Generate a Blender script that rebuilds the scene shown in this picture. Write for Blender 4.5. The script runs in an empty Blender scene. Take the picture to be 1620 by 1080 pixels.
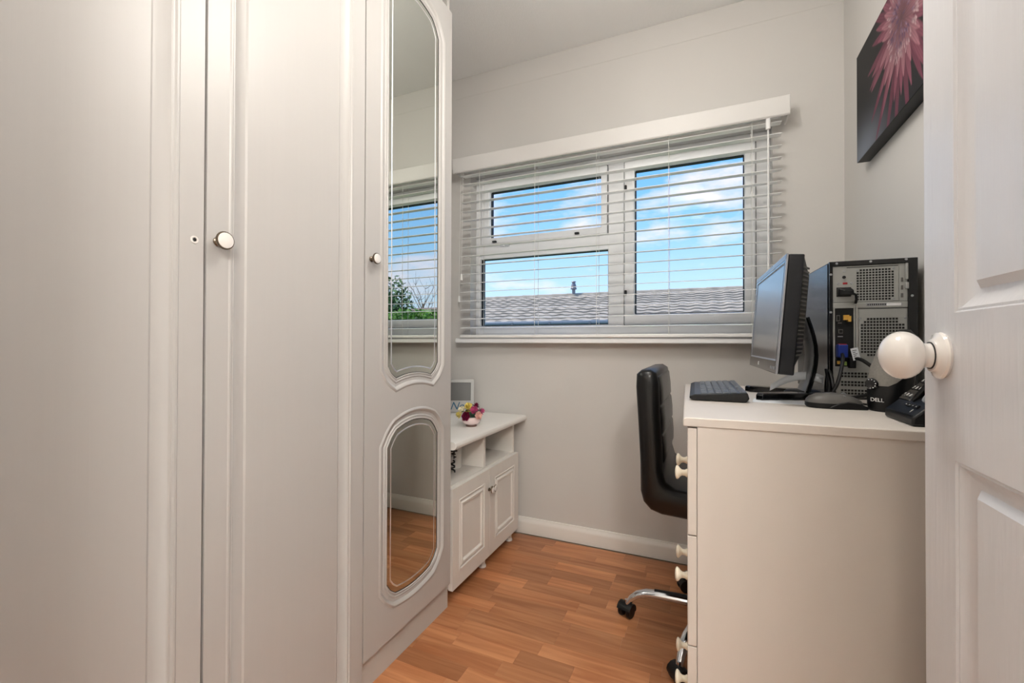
import bpy, bmesh, math, random
import numpy as np
from mathutils import Vector, Matrix
random.seed(7); rng = np.random.default_rng(5)
S = bpy.context.scene
COL = S.collection
PI = math.pi
def R(d): return math.radians(d)
def lin(c):
    c = c / 255.0
    return c / 12.92 if c <= .04045 else ((c + .055) / 1.055) ** 2.4
def rgb(r, g, b): return (lin(r), lin(g), lin(b), 1.0)

# ------------------------------------------------------------------ camera
F_PX, YAW, PITCH, CY, ROLL = 699.13, .41889, .007707, 536.06, .002577
cam = bpy.data.cameras.new('camera'); camo = bpy.data.objects.new('camera', cam); COL.objects.link(camo)
cam.sensor_width = 36.0; cam.lens = F_PX / 1620 * 36.0
cam.shift_y = -(540 - CY) / 1620; cam.clip_start = .02
_F = Vector((-math.sin(YAW) * math.cos(PITCH), math.cos(YAW) * math.cos(PITCH), math.sin(PITCH)))
_R = Vector((math.cos(YAW), math.sin(YAW), 0)); _U = _R.cross(_F)
_R2 = math.cos(ROLL) * _R + math.sin(ROLL) * _U; _U2 = -math.sin(ROLL) * _R + math.cos(ROLL) * _U
camo.matrix_world = Matrix(((_R2.x, _U2.x, -_F.x, 0), (_R2.y, _U2.y, -_F.y, 0), (_R2.z, _U2.z, -_F.z, 1.0), (0, 0, 0, 1)))
S.camera = camo
# ------------------------------------------------------------------ view, world, sun
S.view_settings.view_transform = 'Standard'; S.view_settings.look = 'None'
S.view_settings.exposure = 0.22; S.view_settings.gamma = 1.0; S.view_settings.use_curve_mapping = False
W = bpy.data.worlds.new('sky'); S.world = W; W.use_nodes = True
nt = W.node_tree; nt.nodes.clear()
def N(t, **k):
    n = nt.nodes.new(t)
    for a, b in k.items(): setattr(n, a, b)
    return n
CLOUD = (1.7, .4, 2.2)
tc = N('ShaderNodeTexCoord'); sep = N('ShaderNodeSeparateXYZ'); nt.links.new(tc.outputs['Generated'], sep.inputs[0])
rmp = N('ShaderNodeValToRGB'); nt.links.new(sep.outputs['Z'], rmp.inputs[0])
e = rmp.color_ramp.elements; e[0].position = 0.0; e[0].color = rgb(205, 228, 250); e[1].position = .62; e[1].color = rgb(80, 150, 240)
for p, c in ((.10, rgb(188, 222, 252)), (.22, rgb(150, 203, 253)), (.36, rgb(112, 180, 252))):
    x = rmp.color_ramp.elements.new(p); x.color = c
mp = N('ShaderNodeMapping'); mp.inputs['Scale'].default_value = (1.0, 1.0, 2.6); mp.inputs['Location'].default_value = CLOUD
nt.links.new(tc.outputs['Generated'], mp.inputs[0])
nz = N('ShaderNodeTexNoise'); nz.inputs['Scale'].default_value = 4.6; nz.inputs['Detail'].default_value = 7; nz.inputs['Roughness'].default_value = .52
nt.links.new(mp.outputs[0], nz.inputs['Vector'])
cr = N('ShaderNodeValToRGB'); cr.color_ramp.elements[0].position = .52; cr.color_ramp.elements[1].position = .68
nt.links.new(nz.outputs['Fac'], cr.inputs[0])
mx = N('ShaderNodeMix', data_type='RGBA'); nt.links.new(cr.outputs[0], mx.inputs[0]); nt.links.new(rmp.outputs[0], mx.inputs[6]); mx.inputs[7].default_value = rgb(240, 232, 248)
bg = N('ShaderNodeBackground'); bg.inputs[1].default_value = 1.12; nt.links.new(mx.outputs[2], bg.inputs[0])
wo = N('ShaderNodeOutputWorld'); nt.links.new(bg.outputs[0], wo.inputs[0])
sun = bpy.data.lights.new('sun', 'SUN'); sun.energy = 4.5; sun.angle = R(6); sun.color = (1, .96, .9)
suno = bpy.data.objects.new('sun', sun); COL.objects.link(suno); suno.rotation_euler = Vector((.52, .02, -.85)).to_track_quat('-Z', 'Y').to_euler(); suno.location = (-4, -3, 8)
FILL_ROOM, FILL_HALL = 18.5, 72.0  # strengths of the two added fill globes

# ------------------------------------------------------------------ materials
def M(name, col, rough=.5, metal=0.0, var=.04, vs=6.0, bump=0.0, bs=60.0, stretch=(1, 1, 1), spec=.5, coat=0.0, rnd=0.0, detail=3):
    m = bpy.data.materials.new(name); m.use_nodes = True; t = m.node_tree; b = t.nodes['Principled BSDF']
    b.inputs['Roughness'].default_value = rough; b.inputs['Metallic'].default_value = metal
    b.inputs['Specular IOR Level'].default_value = spec; b.inputs['Coat Weight'].default_value = coat
    g = t.nodes.new('ShaderNodeTexCoord'); mpn = t.nodes.new('ShaderNodeMapping'); mpn.inputs['Scale'].default_value = stretch
    t.links.new(g.outputs['Object'], mpn.inputs[0])
    n = t.nodes.new('ShaderNodeTexNoise'); n.inputs['Scale'].default_value = vs; n.inputs['Detail'].default_value = detail
    t.links.new(mpn.outputs[0], n.inputs['Vector'])
    r = t.nodes.new('ShaderNodeValToRGB')
    r.color_ramp.elements[0].position = .3; r.color_ramp.elements[1].position = .7
    r.color_ramp.elements[0].color = tuple(max(0, c * (1 - var)) for c in col[:3]) + (1,)
    r.color_ramp.elements[1].color = tuple(min(1, c * (1 + var)) for c in col[:3]) + (1,)
    t.links.new(n.outputs['Fac'], r.inputs[0])
    out = r.outputs[0]
    if rnd:
        oi = t.nodes.new('ShaderNodeObjectInfo'); mr = t.nodes.new('ShaderNodeMapRange')
        mr.inputs['To Min'].default_value = 1 - rnd; mr.inputs['To Max'].default_value = 1 + rnd
        t.links.new(oi.outputs['Random'], mr.inputs['Value'])
        h = t.nodes.new('ShaderNodeHueSaturation'); t.links.new(mr.outputs[0], h.inputs['Value']); t.links.new(out, h.inputs['Color']); out = h.outputs[0]
    t.links.new(out, b.inputs['Base Color'])
    if bump:
        n2 = t.nodes.new('ShaderNodeTexNoise'); n2.inputs['Scale'].default_value = bs; n2.inputs['Detail'].default_value = 4
        t.links.new(mpn.outputs[0], n2.inputs['Vector'])
        bp = t.nodes.new('ShaderNodeBump'); bp.inputs['Strength'].default_value = bump; bp.inputs['Distance'].default_value = .002
        t.links.new(n2.outputs['Fac'], bp.inputs['Height']); t.links.new(bp.outputs[0], b.inputs['Normal'])
    return m
def emis(name, col, s):
    m = bpy.data.materials.new(name); m.use_nodes = True; b = m.node_tree.nodes['Principled BSDF']
    b.inputs['Emission Color'].default_value = col; b.inputs['Emission Strength'].default_value = s; b.inputs['Base Color'].default_value = col
    return m
m_wall = M('wall_paint', rgb(211, 208, 204), .75, var=.012, vs=2, bump=.10, bs=240)
m_ceil = M('ceiling_paper', rgb(238, 238, 236), .85, var=.012, vs=2, bump=.5, bs=90, stretch=(3, .6, 1))
m_trim = M('white_gloss_trim', rgb(232, 228, 222), .35, var=.01)
m_wardrobe = M('wardrobe_foil', rgb(188, 185, 182), .38, var=.006, vs=30, stretch=(4, 4, .12), bump=.05, bs=50)
m_carcass = M('wardrobe_board', rgb(196, 192, 187), .5, var=.01)
m_cab = M('cabinet_foil', rgb(226, 222, 216), .4, var=.015, vs=20, stretch=(1, 1, .2))
m_top = M('laminate_worktop', rgb(232, 230, 226), .3, var=.012, vs=8)
m_desk = M('painted_desk', rgb(215, 207, 199), .42, var=.025, vs=7, stretch=(1, 1, .4), bump=.10, bs=45)
m_door = M('moulded_door', rgb(214, 214, 217), .32, var=.008, bump=.55, bs=34, stretch=(2.2, 2.2, .16))
m_doorh = M('moulded_door_rail', rgb(226, 226, 228), .32, var=.008, bump=.55, bs=34, stretch=(2.2, .16, 2.2))
m_val = M('valance_foil', rgb(224, 222, 219), .45, var=.006)
m_pvc = M('white_pvc', rgb(247, 248, 249), .3, var=.004)
m_slat = M('white_slat', rgb(245, 245, 244), .4, var=.006)
m_cord = M('white_cord', rgb(232, 232, 228), .7, var=.02)
m_gasket = M('black_rubber', rgb(28, 30, 34), .6)
m_black = M('black_plastic', rgb(11, 12, 14), .40, var=.15, vs=20, spec=.35)
m_blackg = M('gloss_black_plastic', rgb(11, 12, 15), .14, var=.1, coat=.3)
m_blue = M('dark_side_panel', rgb(34, 40, 50), .22, metal=.5, var=.06, vs=3)
m_navy = M('monitor_case', rgb(9, 12, 19), .34, var=.08, spec=.4)
m_bezel = M('silver_bezel', rgb(150, 152, 158), .3, metal=.5, var=.03)
m_screen = M('lcd_screen', rgb(24, 25, 28), .24, var=.05, spec=1.0, coat=1.0); m_screen.node_tree.nodes['Principled BSDF'].inputs['Coat Roughness'].default_value = .30
m_silver = M('grey_silver_plastic', rgb(158, 160, 164), .35, metal=.35, var=.04)
m_metal = M('galvanised_steel', rgb(176, 177, 174), .38, metal=.55, var=.05, vs=14)
m_hole = M('dark_hole', rgb(8, 8, 9), .8)
m_leather = M('black_leatherette', rgb(7, 7, 8), .32, var=.15, vs=30, bump=.12, bs=260, spec=.4, coat=.1)
m_chrome = M('chrome', rgb(215, 217, 222), .09, metal=1.0, var=.01)
m_nickel = M('antique_nickel', rgb(120, 108, 94), .25, metal=.9, var=.06)
m_ceramic = M('white_ceramic', rgb(236, 231, 226), .08, var=.008, coat=.6)
m_cream = M('cream_plastic_knob', rgb(236, 226, 206), .32, var=.015)
m_wood = None
m_key = M('dark_keys', rgb(72, 79, 88), .33, var=.05, spec=.7)
m_grey = M('mid_grey_plastic', rgb(96, 94, 91), .4, var=.05)
m_cloth = M('grey_speaker_cloth', rgb(134, 130, 124), .85, var=.08, vs=200)
m_white = M('white_print', rgb(235, 235, 235), .6)
m_paper = M('white_paper', rgb(226, 230, 236), .6, var=.02)
m_red = M('red_switch', rgb(150, 22, 34), .4); m_vga = M('blue_plug', rgb(20, 46, 128), .4); m_yel = M('amber_plug', rgb(206, 158, 66), .5); m_lime = M('lime_jack', rgb(170, 200, 110), .5)
m_pewter = M('pewter_frame', rgb(160, 160, 158), .4, metal=.35, var=.04); m_photo = M('grey_print', rgb(98, 98, 96), .3, var=.06, vs=9)
m_ink = M('teal_ink', rgb(22, 84, 112), .5)
m_china = M('pink_white_china', rgb(240, 218, 216), .15, var=.05, vs=12, coat=.4); m_foot = M('brown_foot', rgb(122, 98, 90), .4)
m_mag = M('magenta_petal', rgb(122, 20, 62), .4, var=.25, vs=40); m_yellow = M('yellow_petal', rgb(240, 220, 120), .4, var=.12, vs=40); m_cpetal = M('cream_petal', rgb(246, 238, 206), .4, var=.08, vs=40)
m_pink = M('pink_petal', rgb(196, 84, 130), .4, var=.2, vs=40); m_blush = M('blush_petal', rgb(240, 196, 184), .4, var=.1, vs=40); m_leafc = M('china_leaf', rgb(34, 66, 48), .3, var=.3, vs=30)
m_tile = M('concrete_tile', rgb(160, 148, 130), .8, var=.22, vs=5, bump=.3, bs=40)
m_fascia = M('grey_blue_gutter', rgb(96, 108, 118), .5); m_render = M('pale_render', rgb(196, 190, 180), .9)
m_cowl = M('metal_cowl', rgb(126, 124, 128), .5, metal=.3)
m_leaf = M('hedge_leaf', rgb(92, 132, 50), .6, var=.4, vs=3); m_leafd = M('conifer_leaf', rgb(70, 100, 58), .6, var=.4, vs=3); m_bark = M('bark', rgb(104, 90, 76), .9, var=.2)
m_grass = M('grass_ground', rgb(96, 120, 66), .95, var=.2, vs=2)
m_carpet = M('hall_floor', rgb(170, 150, 130), .9, var=.06, vs=40)
m_fence = M('brown_shed', rgb(140, 122, 108), .8, var=.15)
def glass():
    m = bpy.data.materials.new('window_glass'); m.use_nodes = True; t = m.node_tree; t.nodes.clear()
    o = t.nodes.new('ShaderNodeOutputMaterial'); mixn = t.nodes.new('ShaderNodeMixShader'); tr = t.nodes.new('ShaderNodeBsdfTransparent'); gl = t.nodes.new('ShaderNodeBsdfGlossy')
    gl.inputs['Roughness'].default_value = .02; fr = t.nodes.new('ShaderNodeFresnel'); fr.inputs[0].default_value = 1.12
    t.links.new(fr.outputs[0], mixn.inputs[0]); t.links.new(tr.outputs[0], mixn.inputs[1]); t.links.new(gl.outputs[0], mixn.inputs[2]); t.links.new(mixn.outputs[0], o.inputs[0])
    return m
m_glass = glass()
def mirror_mat(name, c, r):
    m = M(name, rgb(*c), r, metal=1.0, var=.0); return m
m_mirror = mirror_mat('mirror_silver', (214, 218, 212), .012); m_groove = mirror_mat('mirror_cut', (250, 251, 251), .45)
def plank_mat():
    m = bpy.data.materials.new('beech_laminate'); m.use_nodes = True; t = m.node_tree; b = t.nodes['Principled BSDF']
    b.inputs['Roughness'].default_value = .36; b.inputs['Specular IOR Level'].default_value = .42
    g = t.nodes.new('ShaderNodeTexCoord'); oi = t.nodes.new('ShaderNodeObjectInfo')
    mpn = t.nodes.new('ShaderNodeMapping'); mpn.inputs['Scale'].default_value = (1.6, 22, 22)
    ad = t.nodes.new('ShaderNodeVectorMath'); ad.operation = 'ADD'; sc = t.nodes.new('ShaderNodeVectorMath'); sc.operation = 'SCALE'; sc.inputs[3].default_value = 37.0
    cmb = t.nodes.new('ShaderNodeCombineXYZ')
    for k in range(3): t.links.new(oi.outputs['Random'], cmb.inputs[k])
    t.links.new(cmb.outputs[0], sc.inputs[0]); t.links.new(g.outputs['Object'], ad.inputs[0]); t.links.new(sc.outputs[0], ad.inputs[1]); t.links.new(ad.outputs[0], mpn.inputs[0])
    n = t.nodes.new('ShaderNodeTexNoise'); n.inputs['Scale'].default_value = 1.6; n.inputs['Detail'].default_value = 5; n.inputs['Distortion'].default_value = .8
    t.links.new(mpn.outputs[0], n.inputs['Vector'])
    r = t.nodes.new('ShaderNodeValToRGB'); r.color_ramp.elements[0].position = .3; r.color_ramp.elements[1].position = .68
    r.color_ramp.elements[0].color = rgb(172, 108, 68); r.color_ramp.elements[1].color = rgb(206, 144, 100)
    t.links.new(n.outputs['Fac'], r.inputs[0])
    mr = t.nodes.new('ShaderNodeMapRange'); mr.inputs['To Min'].default_value = .72; mr.inputs['To Max'].default_value = 1.12; t.links.new(oi.outputs['Random'], mr.inputs['Value'])
    h = t.nodes.new('ShaderNodeHueSaturation'); t.links.new(mr.outputs[0], h.inputs['Value']); t.links.new(r.outputs[0], h.inputs['Color']); t.links.new(h.outputs[0], b.inputs['Base Color'])
    return m
m_wood = plank_mat()

# ------------------------------------------------------------------ mesh helpers
class B:
    def __init__(s): s.v = []; s.f = []
    def add(s, vs, fs):
        o = len(s.v); s.v += [tuple(p) for p in vs]; s.f += [tuple(o + i for i in q) for q in fs]; return s
    def box(s, x0, y0, z0, x1, y1, z1):
        x0, x1 = min(x0, x1), max(x0, x1); y0, y1 = min(y0, y1), max(y0, y1); z0, z1 = min(z0, z1), max(z0, z1)
        return s.add([(x0, y0, z0), (x1, y0, z0), (x1, y1, z0), (x0, y1, z0), (x0, y0, z1), (x1, y0, z1), (x1, y1, z1), (x0, y1, z1)],
                     [(0, 3, 2, 1), (4, 5, 6, 7), (0, 1, 5, 4), (1, 2, 6, 5), (2, 3, 7, 6), (3, 0, 4, 7)])
    def loft(s, loops, cap0=True, cap1=True, closed=False):
        n = len(loops[0]); vs = [p for l in loops for p in l]; fs = []
        m = len(loops)
        for i in range(m if closed else m - 1):
            j = (i + 1) % m
            for k in range(n):
                l = (k + 1) % n; fs.append((i * n + k, i * n + l, j * n + l, j * n + k))
        if not closed:
            if cap0: fs.append(tuple(range(n - 1, -1, -1)))
            if cap1: fs.append(tuple((m - 1) * n + k for k in range(n)))
        return s.add(vs, fs)
    def prism(s, poly, axis, a, b):
        def p(q, t): return {'x': (t, q[0], q[1]), 'y': (q[0], t, q[1]), 'z': (q[0], q[1], t)}[axis]
        return s.loft([[p(q, a) for q in poly], [p(q, b) for q in poly]])
    def tube(s, pts, r, n=8, caps=True):
        pts = [Vector(p) for p in pts]; loops = []; up = Vector((0, 0, 1)); prev = None
        for i, p in enumerate(pts):
            d = (pts[min(i + 1, len(pts) - 1)] - pts[max(i - 1, 0)]).normalized()
            a = (prev - d * prev.dot(d)) if prev is not None else (up.cross(d) if abs(d.z) < .95 else Vector((1, 0, 0)).cross(d))
            a.normalize(); prev = a; b = d.cross(a); rr = r[i] if isinstance(r, (list, tuple)) else r
            ra, rb = rr if isinstance(rr, (list, tuple)) else (rr, rr)
            loops.append([p + a * (math.cos(2 * PI * k / n) * ra) + b * (math.sin(2 * PI * k / n) * rb) for k in range(n)])
        return s.loft(loops, caps, caps)
    def lathe(s, prof, axis='z', o=(0, 0, 0), n=24):
        loops = []
        for r, t in prof:
            l = []
            for k in range(n):
                c, q = r * math.cos(2 * PI * k / n), r * math.sin(2 * PI * k / n)
                p = {'z': (c, q, t), 'x': (t, c, q), 'y': (q, t, c), '-x': (-t, q, c), '-y': (c, -t, q)}[axis]
                l.append((p[0] + o[0], p[1] + o[1], p[2] + o[2]))
            loops.append(l)
        return s.loft(loops)
def finish(me, mat, smooth):
    bm = bmesh.new(); bm.from_mesh(me); bmesh.ops.recalc_face_normals(bm, faces=bm.faces); bm.to_mesh(me); bm.free()
    if mat: me.materials.append(mat)
    if smooth:
        me.shade_smooth(); me.set_sharp_from_angle(angle=R(smooth))
def mesh(name, b, mat, smooth=35):
    me = bpy.data.meshes.new(name); me.from_pydata(b.v, [], b.f); finish(me, mat, smooth); return me
def put(name, me, parent=None, loc=(0, 0, 0), rot=(0, 0, 0), bevel=0, seg=2):
    o = bpy.data.objects.new(name, me); COL.objects.link(o); o.parent = parent; o.location = loc; o.rotation_euler = rot
    if bevel:
        md = o.modifiers.new('bevel', 'BEVEL'); md.width = bevel; md.segments = seg; md.limit_method = 'ANGLE'; md.angle_limit = R(40)
        md.harden_normals = False
    return o
def obj(name, b, mat, parent=None, loc=(0, 0, 0), rot=(0, 0, 0), bevel=0, seg=2, smooth=35):
    return put(name, mesh(name, b, mat, smooth), parent, loc, rot, bevel, seg)
def bx(*a): return B().box(*a)
def tag(o, label, cat, group=None, kind=None):
    o['label'] = label; o['category'] = cat
    if group: o['group'] = group
    if kind: o['kind'] = kind
    return o
def thing(name, label, cat, loc=(0, 0, 0), rotz=0, group=None):
    o = bpy.data.objects.new(name, None); COL.objects.link(o); o.location = loc; o.rotation_euler = (0, 0, rotz); o.empty_display_size = .05
    return tag(o, label, cat, group)
def struct(o, label=None, cat=None):
    o['kind'] = 'structure'
    if label: o['label'] = label
    if cat: o['category'] = cat
    return o
def text(name, body, size, mat, parent, mtx, shear=0, depth=.0004, align='CENTER'):
    c = bpy.data.curves.new(name, 'FONT'); c.body = body; c.size = size; c.extrude = depth; c.shear = shear; c.align_x = align; c.align_y = 'CENTER'
    t = bpy.data.objects.new(name, c); COL.objects.link(t)
    dg = bpy.context.evaluated_depsgraph_get(); me = bpy.data.meshes.new_from_object(t.evaluated_get(dg)); bpy.data.objects.remove(t)
    me.materials.clear(); me.materials.append(mat)
    o = bpy.data.objects.new(name, me); COL.objects.link(o); o.parent = parent; o.matrix_local = mtx; return o
def frame_m(o, x, y):       # matrix with local x / y axes given
    x = Vector(x).normalized(); y = Vector(y).normalized(); z = x.cross(y)
    return Matrix(((x.x, y.x, z.x, o[0]), (x.y, y.y, z.y, o[1]), (x.z, y.z, z.z, o[2]), (0, 0, 0, 1)))
def offset(poly, d):        # inward offset of a CCW polygon
    n = len(poly); out = []
    for i in range(n):
        p0, p1, p2 = (Vector(poly[i - 1]), Vector(poly[i]), Vector(poly[(i + 1) % n]))
        a = (p1 - p0).normalized(); b = (p2 - p1).normalized(); na = Vector((-a.y, a.x)); nb = Vector((-b.y, b.x))
        m = (na + nb); m = m / max(.25, m.length_squared) * 2
        out.append((p1.x + m.x * d, p1.y + m.y * d))
    return out
def rect(a0, b0, a1, b1): return [(a0, b0), (a1, b0), (a1, b1), (a0, b1)]
def slab(name, outer, holes, mp3, thick, mat, parent, bevel=0):   # board with shaped holes; mp3(a, b, d) maps to 3D, d = height above the face
    bm = bmesh.new(); es = []
    def loop(pts, d):
        vs = [bm.verts.new(mp3(a, b, d)) for a, b in pts]
        return vs, [bm.edges.new((vs[i], vs[(i + 1) % len(vs)])) for i in range(len(vs))]
    v0, e0 = loop(outer, 0); es += e0; hv = []
    for h in holes:
        v, ee = loop(h, 0); es += ee; hv.append(v)
    if holes: bmesh.ops.triangle_fill(bm, use_beauty=True, use_dissolve=False, edges=es)
    else: bm.faces.new(v0)
    vb = [bm.verts.new(mp3(a, b, -thick)) for a, b in outer]
    for i in range(len(vb)):
        j = (i + 1) % len(vb); bm.faces.new((v0[i], v0[j], vb[j], vb[i]))
    bm.faces.new(vb)
    me = bpy.data.meshes.new(name); bm.to_mesh(me); bm.free(); finish(me, mat, 30)
    o = put(name, me, parent)
    return o
def rings(name, poly, prof, mp3, mat, parent, smooth=50):         # moulding: successive inward offsets at heights
    b = B(); loops = []
    for off, d in prof: loops.append([mp3(a, c, d) for a, c in offset(poly, off)])
    b.loft(loops, False, False); return obj(name, b, mat, parent, smooth=smooth)
def field(name, poly, d, mp3, mat, parent):
    b = B(); b.add([mp3(a, c, d) for a, c in poly], [tuple(range(len(poly)))]); return obj(name, b, mat, parent, smooth=0)

# ------------------------------------------------------------------ room
YW, XR, XL, YF, ZC = 2.166, .50, -1.46, .06, 2.497
WX0, WX1, WZ0, WZ1 = -1.22, .248, 1.022, 1.937
fl = struct(obj('floor', bx(XL, -.03, -.05, XR, YW, -.006), m_carpet))
SW = .067; bank = {}
def plank_mesh(L):
    k = round(L, 3)
    if k not in bank: bank[k] = mesh('plank', bx(0, .0002, -.006, L - .0004, SW - .0002, 0), m_wood, 0)
    return bank[k]
y = YF
while y < YW - .002:
    x = -.96 - random.random() * .22
    while x < XR:
        L = random.choice((.18, .22, .26, .30, .34))
        xs, xe = max(x, -1.0), min(x + L, XR)
        if xe - xs > .01 and y + SW <= YW + .03: put('plank', plank_mesh(xe - xs), fl, (xs, y, 0))
        x += L
    y += SW
struct(obj('ceiling', bx(XL - .1, YF - .12, ZC, XR + .1, YW + .14, ZC + .06), m_ceil))
b = B(); b.box(XL - .1, YW, -.05, WX0, YW + .13, ZC).box(WX1, YW, -.05, XR + .1, YW + .13, ZC).box(WX0, YW, -.05, WX1, YW + .13, WZ0 - .02).box(WX0, YW, WZ1, WX1, YW + .13, ZC)
struct(obj('wall_back', b, m_wall))
struct(obj('wall_right', bx(XR, YF - .12, -.05, XR + .1, YW, ZC), m_wall))
struct(obj('wall_left', bx(XL - .1, YF - .12, -.05, XL, YW, ZC), m_wall))
b = B(); b.box(XL, YF - .1, -.05, -.50, YF, ZC).box(.33, YF - .1, -.05, XR, YF, ZC).box(-.50, YF - .1, 2.03, .33, YF, ZC)
struct(obj('wall_front', b, m_wall))
b = B(); b.prism([(YW - .0015, 2.383), (YW - .0015, ZC - .001), (YW, ZC - .001), (YW, 2.383)], 'x', XL, XR)
struct(obj('trim_1', b, m_wall))
prof = [(0, 0), (-.016, 0), (-.016, .055), (-.013, .066), (-.008, .072), (-.006, .080), (0, .082)]
struct(obj('baseboard_back', B().prism([(YW + a, z) for a, z in prof], 'x', XL, XR - .0), m_trim))
struct(obj('baseboard_right', B().prism([(XR + a, z) for a, z in prof], 'y', YF, YW - .017), m_trim))
b = B(); b.box(-.53, YF, 0, -.50, YF + .015, 2.06).box(.33, YF, 0, .38, YF + .015, 2.08).box(-.53, YF, 2.03, .38, YF + .015, 2.08)
struct(obj('trim_2', b, m_trim))
# hall behind the doorway
b = B(); b.box(-1.3, -1.5, -.05, 1.3, -.03, -.004); struct(obj('floor_hall', b, m_carpet))
b = B(); b.box(-1.4, -1.6, -.05, -1.3, YF - .1, 2.45).box(1.3, -1.6, -.05, 1.4, YF - .1, 2.45).box(-1.3, -1.6, -.05, 1.3, -1.5, 2.45).box(XR + .1, YF - .12, -.05, 1.3, YF - .1, 2.45)
struct(obj('wall_hall', b, m_wall)); struct(obj('ceiling_hall', bx(-1.4, -1.6, 2.40, 1.4, YF - .12, 2.46), m_ceil))

# ------------------------------------------------------------------ window
win = bpy.data.objects.new('window_1', None); COL.objects.link(win); win.location = (-.486, 2.23, 1.022)
struct(win, 'white plastic window with a top vent and a tall side casement', 'window')
def wpt(x, yy, z): return (x + .486, yy - 2.23, z - 1.022)
def wring(name, outer, inner, y0, y1, mat, parent, bevel=.004):
    b = B(); L = []
    for (r, yy) in ((outer, y0), (outer, y1), (inner, y1), (inner, y0)): L.append([wpt(a, yy, c) for a, c in rect(*r)])
    b.loft(L, closed=True); return obj(name, b, mat, parent, bevel=bevel)
def wbox(name, x0, z0, x1, z1, y0, y1, mat, parent, bevel=.004):
    p, q = wpt(x0, y0, z0), wpt(x1, y1, z1); return obj(name, bx(*p, *q), mat, parent, bevel=bevel)
wring('outer_frame', (WX0, WZ0, WX1, WZ1), (-1.192, 1.092, .184, 1.885), 2.23, 2.295, m_pvc, win)
wbox('mullion', -.464, 1.09, -.384, 1.89, 2.231, 2.29, m_pvc, win); wbox('vent_jamb', -1.20, 1.547, -1.172, 1.888, 2.2312, 2.29, m_pvc, win); wbox('transom', -1.20, 1.472, -.46, 1.546, 2.2312, 2.29, m_pvc, win)
for (o, i) in (((-1.181, 1.548, -.466, 1.893), (-1.126, 1.585, -.497, 1.848)), ((-.381, 1.088, .190, 1.893), (-.332, 1.138, .146, 1.848))):
    s = wring('sash', o, i, 2.212, 2.262, m_pvc, win, .006)
    wring('gasket', (i[0] - .002, i[1] - .002, i[2] + .002, i[3] + .002), (i[0] + .004, i[1] + .004, i[2] - .004, i[3] - .004), 2.236, 2.26, m_gasket, s, 0)
    wbox('pane', i[0] - .002, i[1] - .002, i[2] + .002, i[3] + .002, 2.250, 2.251, m_glass, s, 0)
    dark = (o[0] - .003, o[1] - .003, o[2] + .003, o[3] + .003)
    wring('rebate_seal', dark, o, 2.2285, 2.233, m_gasket, s, 0)
i = (-1.19, 1.094, -.463, 1.476)
wring('gasket', i, (i[0] + .006, i[1] + .003, i[2] - .004, i[3] - .006), 2.245, 2.275, m_gasket, win, 0)
wbox('pane', i[0], i[1], i[2], i[3], 2.262, 2.263, m_glass, win, 0)
for (x, z, w, h) in ((-1.09, 1.560, .022, .010), (-.618, 1.561, .022, .010), (-.372, 1.760, .010, .024), (-.372, 1.245, .010, .024)):
    k = wbox('catch', x - w / 2, z - h / 2, x + w / 2, z + h / 2, 2.196, 2.212, m_gasket, win, .002)
for x in (-1.06, -1.03): wbox('vent_stay', x, 1.535, x + .022, 1.541, 2.205, 2.2305, m_pvc, win, .002)
struct(obj('trim_3', bx(-1.272, 2.088, .996, .272, 2.2299, 1.0218), m_pvc, bevel=.005), 'narrow white window board running under the blind')

# ------------------------------------------------------------------ venetian blind
bl = thing('venetian_blind', 'white open-slat venetian blind with a deep valance over the window', 'blind', (-.48, 2.10, 1.0222))
def bp_(x, yy, z): return (x + .48, yy - 2.10, z - 1.0222)
b = B()
pv = [(2.048, 1.990), (2.052, 1.918), (2.058, 1.912), (2.064, 1.918), (2.064, 1.990), (2.056, 1.994)]
b.loft([[bp_(x, *q) for q in pv] for x in (-1.268, .298)])
for s, x in ((1, -1.268), (-1, .298)):
    b.box(*bp_(x, 2.06, 1.918), *bp_(x + s * .008, 2.164, 1.990))
obj('valance', b, m_val, bl, bevel=.002)
obj('headrail', bx(*bp_(-1.235, 2.076, 1.935), *bp_(.276, 2.128, 1.972)), m_slat, bl, bevel=.003)
NS, PIT, Z0 = 18, .0486, 1.0795
sl = B(); n = 7; w = .025; top = [(-w + 2 * w * k / (n - 1), .0011 * (1 - ((k - 3) / 3) ** 2)) for k in range(n)]
sec = top + [(a, c - .0020) for a, c in reversed(top)]
sl.loft([[(x, a, c) for a, c in sec] for x in (-.752, .752)])
slm = mesh('slat', sl, m_slat, 40)
for k in range(NS): put('slat', slm, bl, bp_(-.480, 2.10, Z0 + k * PIT), (R(6.5), 0, 0))
obj('bottom_rail', bx(*bp_(-1.235, 2.077, 1.0235), *bp_(.275, 2.123, 1.040)), m_slat, bl, bevel=.004)
for x in (-1.115, -.80, -.486, -.163, .165):
    c = obj('ladder_cord', B().tube([bp_(x, 2.0735, 1.035), bp_(x, 2.0735, 1.94)], .0011, 6), m_cord, bl)
    obj('ladder_cord_rear', B().tube([bp_(x, 2.1265, 1.035), bp_(x, 2.1265, 1.94)], .0011, 6), m_cord, c)
wd = obj('tilt_wand', B().tube([bp_(.222, 2.066, 1.30), bp_(.222, 2.066, 1.905)], .003, 8), m_slat, bl)
obj('wand_hook', B().lathe([(.002, 0), (.009, .002), (.009, .05), (.004, .056)], 'z', bp_(.222, 2.066, 1.87), 12), m_slat, wd)
for x, z in ((-1.222, 1.335), (-1.236, 1.218)):
    c = obj('pull_cord', B().tube([bp_(x, 2.068, z + .03), bp_(x + .01, 2.068, 1.93)], .0009, 6), m_cord, bl)
    obj('tassel', B().lathe([(.002, .034), (.005, .030), (.0075, 0), (.005, -.002)], 'z', bp_(x, 2.068, z), 10), m_cord, c)

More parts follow.
